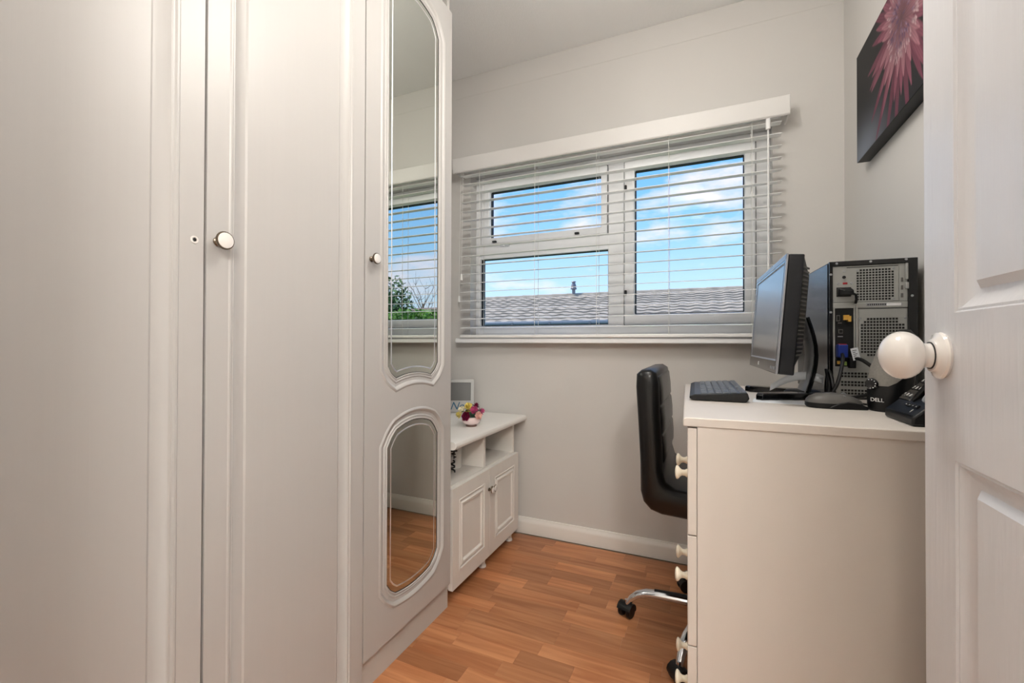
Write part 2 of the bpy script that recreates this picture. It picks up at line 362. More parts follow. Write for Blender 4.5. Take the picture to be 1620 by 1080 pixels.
# ------------------------------------------------------------------ wardrobes
XD = -.885
def door_map(ox, oy, oz):
    return lambda a, b, d: (XD + d - ox, a - oy, b - oz)
def arc(a0, b0, am, bm_, a1, b1, n=9):   # through three points (parabola)
    out = []
    for k in range(n + 1):
        t = k / n; out.append(((1 - t) * (1 - 2 * t) * a0 + 4 * t * (1 - t) * am + t * (2 * t - 1) * a1, (1 - t) * (1 - 2 * t) * b0 + 4 * t * (1 - t) * bm_ + t * (2 * t - 1) * b1))
    return out
def fancy(cx, hw, zb, zbc, zbm, zt, ztc, ztm, ci):   # mirror outline, CCW
    p = [(cx - hw, zb)] + arc(cx - hw + .008, zb - .014, cx - ci - .018, (zb * .35 + zbc * .65) - .002, cx - ci, zbc, 4)[1:]
    p += arc(cx - ci, zbc, cx, zbm, cx + ci, zbc)[1:]
    p += arc(cx + ci, zbc, cx + ci + .018, (zb * .35 + zbc * .65) - .002, cx + hw - .008, zb - .014, 4)[1:-1] + [(cx + hw, zb), (cx + hw, zt)]
    p += arc(cx + hw - .008, zt + .014, cx + ci + .018, (zt * .35 + ztc * .65) + .002, cx + ci, ztc, 4)[1:]
    p += arc(cx + ci, ztc, cx, ztm, cx - ci, ztc)[1:]
    p += arc(cx - ci, ztc, cx - ci - .018, (zt * .35 + ztc * .65) + .002, cx - hw + .008, zt + .014, 4)[1:-1] + [(cx - hw, zt)]
    return p
kb = B(); kb.lathe([(.006, 0), (.009, .001), (.009, .004), (.0055, .007), (.0055, .014), (.011, .019), (.0172, .021), (.0180, .0235), (.0172, .026), (.0158, .0262)], 'x', n=24)
knob_m = mesh('knob', kb, m_nickel, 30); cap_m = mesh('knob_cap', B().lathe([(.0155, .0255), (.0150, .0275), (.011, .0285), (.002, .0288)], 'x', n=24), m_ceramic, 40)
def round_knob(parent, loc, s=1.0):
    k = put('knob', knob_m, parent, loc); k.scale = (s, s, s); put('knob_cap', cap_m, k); return k
def carcass(root, o, y0, y1, z1, zb=.09):
    def q(x, yy, z): return (x - o[0], yy - o[1], z - o[2])
    b = B(); t = .018
    b.box(*q(XL + .004, y0, zb), *q(-.906, y0 + t, z1)).box(*q(XL + .004, y1 - t, zb), *q(-.906, y1, z1))
    b.box(*q(XL + .004, y0 + t, z1 - t), *q(-.906, y1 - t, z1)).box(*q(XL + .004, y0 + t, zb), *q(-.906, y1 - t, zb + t)).box(*q(XL + .004, y0 + t, zb + t), *q(XL + .01, y1 - t, z1 - t))
    obj('carcass', b, m_carcass, root); obj('plinth', bx(*q(-.93, y0 + .001, 0), *q(-.903, y1 - .003, zb - .0005)), m_carcass, root)
ZT = 2.243
MOUL = [(0, 0), (.0025, .0018), (.006, .0018), (.009, -.0012), (.012, -.0012), (.015, -.004), (.032, -.009), (.040, -.0095), (.044, -.007)]
o = (-.93, .535, 0)
w2 = thing('wardrobe', 'plain panelled double wardrobe with one round knob and a bare screw hole', 'wardrobe', o)
carcass(w2, o, .104, .9655, 2.36, .022); dm = door_map(*o)
for a0, a1 in ((.106, .5325), (.5375, .9645)):
    hole = rect(a0 + .043, .068, a1 - .043, ZT - .06)
    d = slab('door', rect(a0, .024, a1, ZT), [hole], dm, .018, m_wardrobe, w2)
    rings('moulding', hole, MOUL, dm, m_wardrobe, d, 30)
    field('panel', offset(hole, .044), -.007, dm, m_wardrobe, d)
    if a0 > .5: round_knob(d, dm(.558, 1.197, .0))
    else:
        s = obj('screw_cup', B().lathe([(.002, -.002), (.0075, 0), (.0070, .0012), (.0045, .0012), (.003, -.0015)], 'x', dm(.5155, 1.192, 0), 16), m_ceramic, d)
        obj('screw_hole', B().lathe([(.0005, .0004), (.0032, .0014), (.002, .0016)], 'x', dm(.5155, 1.192, 0), 12), m_hole, s)
o = (-.93, 1.195, 0)
w1 = thing('mirror_wardrobe', 'single wardrobe whose door holds a tall mirror above a short mirror', 'wardrobe', o)
carcass(w1, o, .9665, 1.438, 2.36); dm = door_map(*o)
CX = 1.206; MW = .041
up = fancy(CX, .135, .928, .888, .901, 2.090, 2.142, 2.156, .094); lo = fancy(CX, .135, .266, .222, .211, .678, .727, .745, .092)
hu, hl = offset(up, -MW), offset(lo, -MW)
d = slab('door', rect(.9685, .098, 1.4235, ZT), [hu, hl], dm, .018, m_wardrobe, w1)
FM = [(0, 0), (.003, .0022), (.007, .003), (.012, .0008), (.016, -.0045), (.025, -.0055), (.028, -.0025), (.0305, -.0025), (.032, -.0045), (.0345, -.0045), (.0365, -.002), (.039, -.002), (.041, -.0058)]
for hh, mm, nm in ((hu, up, 'tall bevel-cut mirror with notched corners'), (hl, lo, 'short bevel-cut mirror with notched corners')):
    rings('moulding', hh, FM, dm, m_wardrobe, d, 30)
    mi = field('mirror', mm, -.0055, dm, m_mirror, d); mi['label'] = nm
    rings('mirror_edge', mm, [(-.001, -.0045), (.0012, -.0045), (.0012, -.0054)], dm, m_gasket, d, 0)
    rings('bevel_cut', mm, [(.0155, -.0054), (.0170, -.0046), (.0190, -.0046), (.0205, -.0054)], dm, m_groove, d, 0)
round_knob(d, dm(.992, 1.238, 0), .9)

# ------------------------------------------------------------------ low cabinet and its worktop
o = (-.93, 1.75, 0)
cb = thing('low_cabinet', 'low white two-door cabinet with open cubbies beneath the window', 'cabinet', o)
def q(x, yy, z): return (x - o[0], yy - o[1], z - o[2])
cy0, cy1, cz0, cz1 = 1.443, 2.066, .060, .5895
for nm, a in (('side_panel', (cy0, cy0 + .018)), ('side_panel', (cy1 - .018, cy1)), ('divider', (1.733, 1.751))):
    obj(nm, bx(*q(-1.40, a[0], cz0 if nm == 'side_panel' else .448), *q(-.9065, a[1], cz1)), m_cab, cb, bevel=.001)
obj('cubby_shelf', bx(*q(-1.40, cy0 + .018, .428), *q(-.9065, cy1 - .018, .447)), m_cab, cb); obj('base_panel', bx(*q(-1.40, cy0 + .018, cz0), *q(-.909, cy1 - .018, cz0 + .018)), m_cab, cb)
obj('back_panel', bx(*q(-1.406, cy0, cz0), *q(-1.4, cy1, cz1)), m_cab, cb)
XC = -.887
cm = lambda a, b_, d_: (XC + d_ - o[0], a - o[1], b_ - o[2])
CM = [(0, 0), (.002, .002), (.006, .002), (.008, -.003), (.012, -.003), (.020, .003), (.028, .002), (.034, -.004)]
for a0, a1, kn in ((1.444, 1.7555, 1.744), (1.7585, 2.074, 1.772)):
    hole = rect(a0 + .048, cz0 + .052, a1 - .048, .441 - .052)
    d = slab('door', rect(a0, cz0 - .004, a1, .441), [hole], cm, .0185, m_cab, cb)
    rings('moulding', hole, CM, cm, m_cab, d, 30); field('panel', offset(hole, .034), -.004, cm, m_cab, d)
    round_knob(d, cm(kn, .352, 0), .85)
for yy in (1.757, 2.045): obj('foot', B().lathe([(.017, 0), (.017, .008), (.013, .012), (.013, .052), (.02, .0595)], 'z', q(-.925, yy, 0), 14), m_trim, cb)
obj('plinth', bx(*q(-1.0, cy0, 0), *q(-.975, cy1, .058)), m_carcass, cb)
wt = [(-1.42, .590), (-.884, .590), (-.876, .594), (-.872, .602), (-.872, .607), (-.876, .616), (-.884, .620), (-1.42, .620)]
tag(obj('worktop', B().prism([(a + 1.14, c - .590) for a, c in wt], 'y', 1.442 - 1.8, 2.149 - 1.8), m_top, None, (-1.14, 1.8, .590)), 'white round-edged worktop lying on the low cabinet', 'worktop')

# canister in the cubby
cn = thing('canister', 'white cylinder tub standing in the left cubby of the low cabinet', 'tub', (-1.037, 1.690, .4472))
obj('body', B().lathe([(.0, 0), (.036, 0), (.038, .003), (.038, .10), (.036, .104), (.0, .104)], 'z', n=28), m_top, cn)
obj('lid', B().lathe([(.0, .104), (.039, .104), (.039, .118), (.036, .121), (0, .121)], 'z', n=28), m_top, cn)
lb = B()
for k in range(3):
    for j in range(4 + k): pass
for z, a0, a1 in ((.076, 250, 330), (.062, 262, 318), (.050, 285, 322)):
    L = []
    for rr in (.0386, .0381):
        for zz in (z, z + .006): pass
    arcp = [(math.cos(R(a0 + (a1 - a0) * k / 8)), math.sin(R(a0 + (a1 - a0) * k / 8))) for k in range(9)]
    v = [(c * .0384, s * .0384, zz) for zz in (z, z + .006) for c, s in arcp]
    lb.add(v, [(k, k + 1, 10 + k, 9 + k) for k in range(8)])
obj('printed_band', lb, m_gasket, cn)
ck = thing('coiled_cable', 'dark coiled lead with pale plug beside the tub in the cubby', 'cable', (-1.006, 1.606, .4472))
pts = [(.026 * math.cos(t * .7) * (1 - t * .004), .016 * math.sin(t * .7) + .004, .006 + .0022 * t) for t in range(38)]
obj('lead', B().tube(pts, .0035, 7), m_gasket, ck)
obj('plug', bx(-.012, -.014, .066, .014, .010, .094), m_silver, ck, rot=(R(20), R(15), 0), bevel=.003)

# pewter photo frame
pf = thing('photo_frame', 'grey pewter photo frame with teal script leaning by the wall', 'photo frame', (-1.235, 2.075, .6202), R(26))
T = R(-9)
def tilt(x, yy, z): return (x, yy * math.cos(T) - z * math.sin(T) , yy * math.sin(T) + z * math.cos(T))
fw, fh = .155, .176
def fr(x0, z0, x1, z1, y0, y1): return [tilt(x, yy, z) for x in (x0, x1) for yy in (y0, y1) for z in (z0, z1)]
b = B(); L = []
for (r, yy) in (((-fw / 2, 0, fw / 2, fh), -.006), ((-fw / 2, 0, fw / 2, fh), .006), ((-.061, .062, .061, fh - .016), .006), ((-.061, .062, .061, fh - .016), -.006)):
    L.append([tilt(a, yy, c) for a, c in rect(*r)])
b.loft(L, closed=True); obj('frame', b, m_pewter, pf, loc=(0, 0, .0012), bevel=.0012)
b = B(); b.add([tilt(a, -.001, c) for a, c in rect(-.061, .062, .061, fh - .016)], [(0, 1, 2, 3)]); obj('picture', b, m_photo, pf)
b = B(); b.add([tilt(-.02, .007, .12), tilt(.02, .007, .12), (.02, .058, .0006), (-.02, .058, .0006)], [(0, 1, 2, 3)]); obj('strut', b, m_black, pf)
text('lettering', 'New', .058, m_ink, pf, frame_m(tilt(.006, -.0066, .033), (1, 0, 0), (0, -math.sin(T), math.cos(T))), shear=.35)

# china posy
po = thing('china_posy', 'small pink china bowl full of porcelain flowers on the worktop', 'ornament', (-.985, 1.76, .6202))
po.scale = (.92, .92, .92)
obj('bowl', B().lathe([(0, .008), (.024, .008), (.040, .016), (.047, .028), (.046, .040), (.040, .047), (.036, .045), (.0, .044)], 'z', n=28), m_china, po)
obj('foot_ring', B().lathe([(0, 0), (.026, 0), (.028, .003), (.024, .0085), (0, .009)], 'z', n=20), m_foot, po)
def rose(mat, c, nrm, r):
    z = Vector(nrm).normalized(); x = z.cross(Vector((0, 0, 1)) if abs(z.z) < .9 else Vector((1, 0, 0))).normalized(); yv = z.cross(x); b = B()
    for lay, (np_, rr, lift, h) in enumerate(((6, 1.0, .0, .55), (5, .72, .25, .8), (3, .42, .45, .9))):
        for k in range(np_):
            a = 2 * PI * (k + lay * .37) / np_; pts = []
            for u in range(4):
                for w in range(5):
                    t = u / 3; ang = a + (w - 2) * .26 * (1.2 - .2 * t) * 5.6 / np_
                    rad = r * rr * (t ** .7) * (1 - .08 * abs(w - 2)); hh = r * (lift + h * t * t * .8)
                    pts.append(Vector(c) + (x * math.cos(ang) + yv * math.sin(ang)) * rad + z * hh)
            b.add(pts, [(u * 5 + w, u * 5 + w + 1, u * 5 + w + 6, u * 5 + w + 5) for u in range(3) for w in range(4)])
    return b
fls = [(m_mag, (-.002, -.040, .052), (.0, -1, .35), .021, 'deep magenta flower'), (m_yellow, (-.050, -.012, .052), (-.9, -.6, .35), .019, 'yellow flower'), (m_cpetal, (-.034, -.016, .074), (-.6, -.7, .6), .020, 'cream flower'),
       (m_yellow, (-.012, .000, .090), (-.1, -.6, .9), .019, 'yellow flower'), (m_pink, (.022, -.012, .078), (.5, -.7, .6), .019, 'pink flower'), (m_blush, (.044, -.014, .056), (.9, -.6, .3), .018, 'blush flower'),
       (m_mag, (.016, .014, .092), (.3, .2, 1), .016, 'deep magenta flower'), (m_cpetal, (-.030, .014, .086), (-.5, .2, .9), .015, 'cream flower'), (m_pink, (.036, .022, .068), (.8, .5, .5), .018, 'pink flower'), (m_yellow, (-.03, .034, .062), (-.6, .8, .4), .018, 'yellow flower')]
for mt, c, nrm, r, lab in fls: obj('flower', rose(mt, c, nrm, r * 1.18), mt, po, smooth=60)['label'] = lab
for k in range(16):
    a = 2 * PI * k / 16 + .2; el = random.uniform(.1, 1.0); c = Vector((.040 * math.cos(a) * math.cos(el * .6), .034 * math.sin(a) * math.cos(el * .6), .050 + .032 * el))
    dvec = Vector((math.cos(a), math.sin(a), .5 * el)).normalized(); sd = dvec.cross(Vector((0, 0, 1))).normalized()
    P = [c, c + dvec * .011 + sd * .008, c + dvec * .024 + Vector((0, 0, -.003)), c + dvec * .011 - sd * .008, c + dvec * .011 + Vector((0, 0, .003))]
    obj('leaf', B().add(P, [(0, 1, 4), (1, 2, 4), (2, 3, 4), (3, 0, 4)]), m_leafc, po, smooth=0)
obj('moss', B().lathe([(0, .07), (.018, .068), (.032, .056), (.038, .044), (0, .043)], 'z', n=18), m_leafc, po)

# ------------------------------------------------------------------ room door
DX, DY0, DY1 = .283, .070, .820
dr = bpy.data.objects.new('door_1', None); COL.objects.link(dr); dr.location = (DX, DY1, 0)
struct(dr, 'open white moulded panel door with embossed grain', 'door')
rm = lambda a, b_, d_: (-d_, a - DY1, b_)
cols = ((.412, .736), (.152, .330)); cols = ((.480, .736), (.150, .400)); rows = ((.20, .853), (1.039, 1.90))
holes = [rect(a0, z0, a1, z1) for a0, a1 in cols for z0, z1 in rows]
leaf = slab('leaf', rect(DY0, .008, DY1, 1.990), holes, rm, .036, m_door, dr)
DM = [(0, 0), (.002, -.0025), (.005, -.0022), (.007, -.005), (.022, -.0135), (.027, -.0135), (.036, -.0060)]
for h in holes:
    rings('moulding', h, DM, rm, m_door, leaf, 30); field('panel', offset(h, .036), -.0060, rm, m_door, leaf)
kh = obj('rose', B().lathe([(0, 0), (.030, 0), (.0315, .003), (.0300, .006), (.0235, .009), (.0215, .012), (.0195, .0125), (0, .0125)], '-x', n=36), m_ceramic, dr, loc=(0, -.052, .984))
kp = [(0, .0125), (.0168, .0127), (.0163, .0165)]
cxk, rk, ra_ = .0425, .0325, .0250
for k in range(15):
    a = R(149 - k * 149 / 14); kp.append((max(.0006, rk * math.sin(a)), cxk + ra_ * math.cos(a)))
obj('knob', B().lathe(kp, '-x', n=40), m_ceramic, dr, loc=(0, -.052, .984), smooth=60)
obj('collar', B().lathe([(0, .0122), (.0182, .0122), (.0182, .0136), (0, .0136)], '-x', n=30), m_gasket, dr, loc=(0, -.052, .984))

# ------------------------------------------------------------------ canvas print
cv = thing('canvas_print', 'dark canvas print of a pink gerbera flower on the right wall', 'picture', (XR, 1.60, 1.615))
cvw, cvh, cvd = .51, .360, .036
obj('edge_wrap', bx(-cvd, -cvw / 2, 0, -.0005, cvw / 2, cvh), m_black, cv, bevel=.0012)
NX, NZ = 240, 170
b = B(); vs = [(-cvd - .0004, cvw / 2 - cvw * i / NX, cvh * j / NZ) for j in range(NZ + 1) for i in range(NX + 1)]
fs = [(j * (NX + 1) + i, j * (NX + 1) + i + 1, (j + 1) * (NX + 1) + i + 1, (j + 1) * (NX + 1) + i) for j in range(NZ) for i in range(NX)]
b.add(vs, fs)
mc = bpy.data.materials.new('gerbera_print'); mc.use_nodes = True; _b = mc.node_tree.nodes['Principled BSDF']; _b.inputs['Roughness'].default_value = .5; _b.inputs['Specular IOR Level'].default_value = .15
at = mc.node_tree.nodes.new('ShaderNodeAttribute'); at.attribute_name = 'print'; mc.node_tree.links.new(at.outputs['Color'], _b.inputs['Base Color'])
face = obj('print', b, mc, cv, smooth=0)
U_, V_ = np.meshgrid(np.linspace(0, cvw, NX + 1), np.linspace(0, cvh, NZ + 1))    # u: metres from the far (left) edge
img = np.zeros((NZ + 1, NX + 1, 3)) + np.array([.006, .006, .008])
glow = np.exp(-((U_ - .06) ** 2 / .03 + (V_ - .0) ** 2 / .008)); img += glow[..., None] * np.array([.17, .19, .23])
cu, cvv = .385, .245
def petal(u0, v0, ang, L, wd_, col, dark):
    global img
    du, dv = U_ - u0, V_ - v0; s = (du * math.cos(ang) + dv * math.sin(ang)) / L; t = (-du * math.sin(ang) + dv * math.cos(ang)) / wd_
    prof_ = np.clip(np.sin(np.clip(s, 0, 1) ** .75 * PI), 0, 1) ** .55
    m_ = np.clip((prof_ - np.abs(t)) * 5, 0, 1) * ((s > 0) & (s < 1))
    shade_ = (.25 + .75 * np.clip(s, 0, 1)) * (1 - .35 * np.abs(np.sin(t * 7)))
    c = (np.array(dark)[None, None] * (1 - shade_[..., None]) + np.array(col)[None, None] * shade_[..., None])
    img = img * (1 - m_[..., None]) + c * m_[..., None]
prn = random.Random(3)
for lay in range(3):
    for k in range(22):
        a = 2 * PI * (k + .33 * lay) / 22 + prn.uniform(-.08, .08); L = (.275, .215, .155)[lay] * prn.uniform(.85, 1.1)
        if math.sin(a) < -.2: L *= 1.12
        petal(cu, cvv, a, L, .0165, ((.20, .045, .085), (.29, .085, .13), (.42, .18, .22))[lay], (.008, .002, .005))
for k in range(150):
    r = .100 * math.sqrt(prn.random()); a = prn.uniform(0, 2 * PI); L = .022
    petal(cu + r * math.cos(a), cvv + r * math.sin(a), a + prn.uniform(-.5, .5), L, .0035, (.60, .42, .42) if r > .065 else ((.10, .06, .12) if k % 2 else (.30, .2, .28)), (.08, .03, .06))
ca = face.data.color_attributes.new('print', 'FLOAT_COLOR', 'POINT')
flat = np.ones(((NZ + 1) * (NX + 1), 4), dtype=np.float32); flat[:, :3] = img.reshape(-1, 3)
ca.data.foreach_set('color', flat.ravel())

# ------------------------------------------------------------------ desk
RZ = R(2.5); DZ = .852; DK = Vector((-.047, .945, 0))
dk = thing('desk', 'cream painted pedestal desk with drawers and round cream knobs', 'desk', DK, RZ)
dpro = [(0, .834), (.520, .834), (.520, .852), (.006, .852), (.0015, .850), (0, .846)]
obj('top', B().prism(dpro, 'y', 0, .762), m_desk, dk, bevel=.002)
obj('side_panel', bx(.0265, .004, .0, .516, .020, .8338), m_desk, dk); obj('side_panel', bx(.0265, .212, .0, .516, .228, .8338), m_desk, dk)
obj('back_panel', bx(.500, .228, .38, .516, .755, .8338), m_desk, dk); obj('leg', bx(.470, .715, 0, .5, .755, .8338), m_desk, dk, bevel=.002)
obj('pedestal_base', bx(.05, .020, .02, .50, .212, .04), m_desk, dk); obj('pedestal_back', bx(.49, .020, .04, .516, .212, .8338), m_desk, dk)
ckn = mesh('knob', B().lathe([(.0085, 0), (.0085, .003), (.0065, .006), (.0062, .013), (.0082, .018), (.0125, .022), (.0145, .0255), (.0135, .029), (.008, .0315), (.0008, .0322)], '-x', n=20), m_cream, 50)
for z0, z1 in ((.619, .8305), (.401, .6165), (.183, .3985), (.03, .1805)):
    dw = obj('drawer', bx(.0085, .003, z0, .0255, .228, z1), m_desk, dk, bevel=.0012)
    zc = (z0 + z1) / 2
    for yy in (.062, .172): put('knob', ckn, dw, (.0085, yy, zc)).scale = (.78, 1, 1)
def onDesk(X, Y):          # nothing but the desk top height
    return (X, Y, DZ + .0002)

# ------------------------------------------------------------------ monitor
mo = thing('monitor', 'black flat screen monitor with silver bezel turned to the left', 'monitor', onDesk(.205, 1.43), RZ)
MWd, MH, TT = .465, .281, R(4.6)
mc0 = Vector((-.060, .0, 1.0675 - DZ))
def ms(d, w_, h_):          # d: depth behind the screen face, w_: along +y, h_: up the tilted face
    return (mc0.x + d * math.cos(TT) + h_ * math.sin(TT), w_ + mc0.y, mc0.z + h_ * math.cos(TT) - d * math.sin(TT))
def mbox(d0, d1, w0, w1, h0, h1, dd=0, dh=0):
    L = [[ms(d0, a, c) for a, c in rect(w0, h0, w1, h1)], [ms(d1, a, c) for a, c in rect(w0 + dd, h0 + dh, w1 - dd, h1 - dh)]]
    return B().loft(L)
hw, hh = MWd / 2, MH / 2
case = obj('case', mbox(.004, .036, -hw, hw, -hh, hh), m_navy, mo, bevel=.003)
b = B(); L = []
for (r, dd) in (((-hw, -hh, hw, hh), .004), ((-hw, -hh, hw, hh), 0), ((-hw + .018, -hh + .030, hw - .018, hh - .018), 0), ((-hw + .018, -hh + .030, hw - .018, hh - .018), .004)): L.append([ms(dd, a, c) for a, c in rect(*r)])
b.loft(L, closed=True); bz = obj('bezel', b, m_blackg, mo, bevel=.0008)
b = B(); L = []
for (r, dd) in (((-hw + .0178, -hh + .0298, hw - .0178, hh - .0178), -.0004), ((-hw + .0215, -hh + .0335, hw - .0215, hh - .0215), .0012)): L.append([ms(dd, a, c) for a, c in rect(*r)])
b.loft(L, False, False); obj('silver_inlay', b, m_bezel, bz, smooth=0)
obj('near_edge_strip', mbox(-.0006, .003, -hw - .0004, -hw + .012, -hh, hh), m_bezel, bz); obj('top_edge_strip', mbox(-.0006, .003, -hw, hw, hh - .012, hh + .0004), m_bezel, bz)
obj('screen', B().add([ms(.0015, a, c) for a, c in rect(-hw + .019, -hh + .031, hw - .019, hh - .019)], [(0, 1, 2, 3)]), m_screen, mo, smooth=0)
text('brand_badge', 'EC', .014, m_white, bz, frame_m(ms(-.0006, .045, -hh + .014), (0, -1, 0), (math.sin(TT), 0, math.cos(TT))))
for k in range(3): obj('button', mbox(-.0016, 0, -.165 - k * .022, -.153 - k * .022, -hh + .009, -hh + .016), m_silver, bz)
hous = obj('rear_housing', mbox(.036, .060, -hw + .008, hw - .008, -hh + .02, hh - .004, .05, .04), m_black, mo)
lou = bx(-.0, 0, 0, 1, 1, 1)
for k in range(22):
    h0 = -hh + .045 + k * .0098
    obj('vent_slat', mbox(.037, .0585, -hw + .0065 + 0, -hw + .034, h0, h0 + .0042, .0, .0) if False else B().loft([[ms(.0375, a, c) for a, c in rect(-hw + .006, h0, -hw + .012, h0 + .0036)], [ms(.057, a, c) for a, c in rect(-hw + .046, h0 + .002, -hw + .052, h0 + .0056)]]), m_grey, hous)
# stand: arched arm and two feet
arm = []
for t in range(9):
    a = t / 8; arm.append((.026 + .020 * math.sin(a * PI), 0, .205 * (1 - a) + .012))
obj('stand_arm', B().tube(arm, [(.040, .007)] * 9, 12), m_silver, mo); obj('arm_edge', B().tube([(p[0] + .009, p[1], p[2]) for p in arm], [(.044, .006)] * 9, 12), m_blackg, mo)
obj('hinge', bx(-.006, -.045, .19, .020, .045, .235), m_black, mo, bevel=.006)
for s in (-1, 1):
    fp = [(.060, s * .02), (.066, s * .055), (-.085, s * .128), (-.098, s * .115), (-.090, s * .090), (.03, s * .02)]
    if s < 0: fp = fp[::-1]
    obj('foot', B().loft([[(a, c, .0) for a, c in fp], [(a, c, .013) for a, c in fp], [(a * .96, c * .97, .018) for a, c in fp]]), m_blackg, mo, bevel=.001)
obj('stand_base', B().lathe([(0, 0), (.042, 0), (.042, .016), (.036, .020), (0, .021)], 'z', (.028, 0, 0), 24), m_black, mo)

# cables and paper around the monitor foot
def cable(name, label, pts, r, mat, loc):
    # smooth through Catmull-Rom
    P = [Vector(p) for p in pts]; out = []
    for i in range(len(P) - 1):
        p0, p1, p2, p3 = P[max(i - 1, 0)], P[i], P[i + 1], P[min(i + 2, len(P) - 1)]
        for k in range(6):
            t = k / 6; out.append(.5 * ((2 * p1) + (p2 - p0) * t + (2 * p0 - 5 * p1 + 4 * p2 - p3) * t * t + (3 * p1 - p0 - 3 * p2 + p3) * t ** 3))
    out.append(P[-1])
    return tag(obj(name, B().tube(out, r, 7), mat, None, loc), label, 'cable')
tag(obj('paper_slip', B().add([(-.10, -.05, 0), (.09, -.065, 0), (.10, .02, 0), (-.09, .03, .0), (-.10, -.05, .0008), (.09, -.065, .0008), (.10, .02, .0008), (-.09, .03, .0008)],
    [(0, 3, 2, 1), (4, 5, 6, 7), (0, 1, 5, 4), (1, 2, 6, 5), (2, 3, 7, 6), (3, 0, 4, 7)]), m_paper, None, (.20, 1.31, DZ + .0002)), 'thin white paper sheet lying on the desk under the monitor foot', 'paper')
b = B()
for k in range(7):
    t = k / 6; b.v += [(-.055 + .13 * t, -.014 + .05 * t, .020 + .030 * math.sin(t * 2.4)), (-.052 + .13 * t, -.004 + .05 * t, .036 + .036 * math.sin(t * 2.4))]
b.f = [(2 * k, 2 * k + 1, 2 * k + 3, 2 * k + 2) for k in range(6)]
o = obj('crumpled_leaflet', b, m_paper, None, (.205, 1.385, DZ)); md = o.modifiers.new('t', 'SOLIDIFY'); md.thickness = .0008
tag(o, 'curled pale leaflet propped on the monitor foot', 'leaflet')
cable('monitor_cable', 'black lead looping from the monitor to the tower plugs', [(.284, 1.41, .93), (.282, 1.375, .90), (.276, 1.345, .872), (.272, 1.33, .862), (.295, 1.345, .90), (.315, 1.385, .955), (.322, 1.425, .975)], .0042, m_black, (0, 0, 0))
cable('mouse_cable', 'thin black lead lying between mouse and tower', [(.312, 1.262, .864), (.335, 1.285, .857), (.372, 1.305, .856), (.415, 1.32, .858), (.425, 1.36, .88), (.40, 1.418, .92)], .0026, m_black, (0, 0, 0))
cable('power_cable', 'thick black lead tangled in front of the tower slots', [(.235, 1.30, .859), (.27, 1.32, .859), (.31, 1.34, .863), (.36, 1.36, .872), (.405, 1.37, .88), (.40, 1.385, .915), (.362, 1.40, .955), (.345, 1.425, .96)], .0045, m_black, (0, 0, 0))
cable('audio_cable', 'looped black lead hanging beside the dark tower side', [(.2915, 1.348, .857), (.290, 1.365, .885), (.2895, 1.385, .915), (.2890, 1.405, .925), (.2885, 1.422, .905), (.2880, 1.43, .857)], .0048, m_black, (0, 0, 0))

# ------------------------------------------------------------------ keyboard
ky = thing('keyboard', 'black keyboard with pale glossy top lying along the front desk edge', 'keyboard', onDesk(.018, 1.425), R(1.5))
KW, KL = .137, .395
kp_ = [(-KW / 2, .006), (-KW / 2 + .006, .002), (KW / 2 - .008, .0005), (KW / 2, .010), (KW / 2 - .004, .024), (-KW / 2 + .012, .0160), (-KW / 2, .0110)]
obj('base', B().prism(kp_, 'y', -KL / 2, KL / 2), m_black, ky, bevel=.002)
def kz(x): return .0160 + (x + KW / 2 - .012) / (KW - .016) * .008
m_kb = M('glossy_deck', rgb(60, 67, 76), .34, metal=.3, var=.03)
b = B(); L = [[(x, yy, kz(x) + .0004) for x in (-KW / 2 + .012, KW / 2 - .005)] for yy in (-KL / 2 + .004, KL / 2 - .004)]
b.add(L[0] + L[1], [(0, 1, 3, 2)]); obj('deck', b, m_kb, ky, smooth=0)
sl_ = math.atan2(.008, KW - .016)
keym = {}
def key(x, yy, w_, l_):
    kk = (round(w_, 4), round(l_, 4))
    if kk not in keym:
        a, c = w_ / 2, l_ / 2; i_ = .0014
        keym[kk] = mesh('key', B().loft([[(-a, -c, 0), (a, -c, 0), (a, c, 0), (-a, c, 0)], [(-a + i_, -c + i_, .0024), (a - i_, -c + i_, .0024), (a - i_, c - i_, .0024), (-a + i_, c - i_, .0024)]]), m_key, 0)
    put('key', keym[kk], ky, (x, yy, kz(x) + .0006), (0, -sl_, 0))
for r in range(6):
    x = -.034 + r * .0172 + (.004 if r == 5 else 0)
    for c in range(21):
        if c in (4, 8): continue
        yy = -KL / 2 + .016 + c * .0178
        if r == 0 and 12 <= c <= 16:
            if c == 14: key(x, yy, .0150, .084)
            continue
        key(x, yy, .0152, .0158)
for s in (-1, 1): obj('prop_foot', bx(KW / 2 - .02, s * .17 - .01, .0, KW / 2 - .012, s * .17 + .01, .010), m_black, ky)

# ------------------------------------------------------------------ mouse
mu = thing('mouse', 'black and grey computer mouse beside the tower', 'mouse', onDesk(.262, 1.232), R(8))
def mloop(z, sx, sy, dx=0): return [(dx + sx * math.copysign(abs(math.cos(2 * PI * k / 24)) ** .8, math.cos(2 * PI * k / 24)), sy * math.copysign(abs(math.sin(2 * PI * k / 24)) ** .8, math.sin(2 * PI * k / 24)), z) for k in range(24)]
obj('underside', B().loft([mloop(0, .053, .029), mloop(.004, .056, .031), mloop(.012, .056, .0315)]), m_black, mu)
obj('shell', B().loft([mloop(.012, .0555, .031), mloop(.018, .053, .030, -.001), mloop(.025, .044, .026, -.004), mloop(.031, .030, .020, -.006), mloop(.034, .012, .009, -.006)]), m_grey, mu, smooth=60)
hp = [(-.020, .0005), (.056, .0005), (.056, .007), (.040, .013), (.018, .0165), (.0, .013), (-.014, .006)]
obj('side_grip', B().prism(hp, 'y', -.0325, -.024), m_black, mu, bevel=.002)
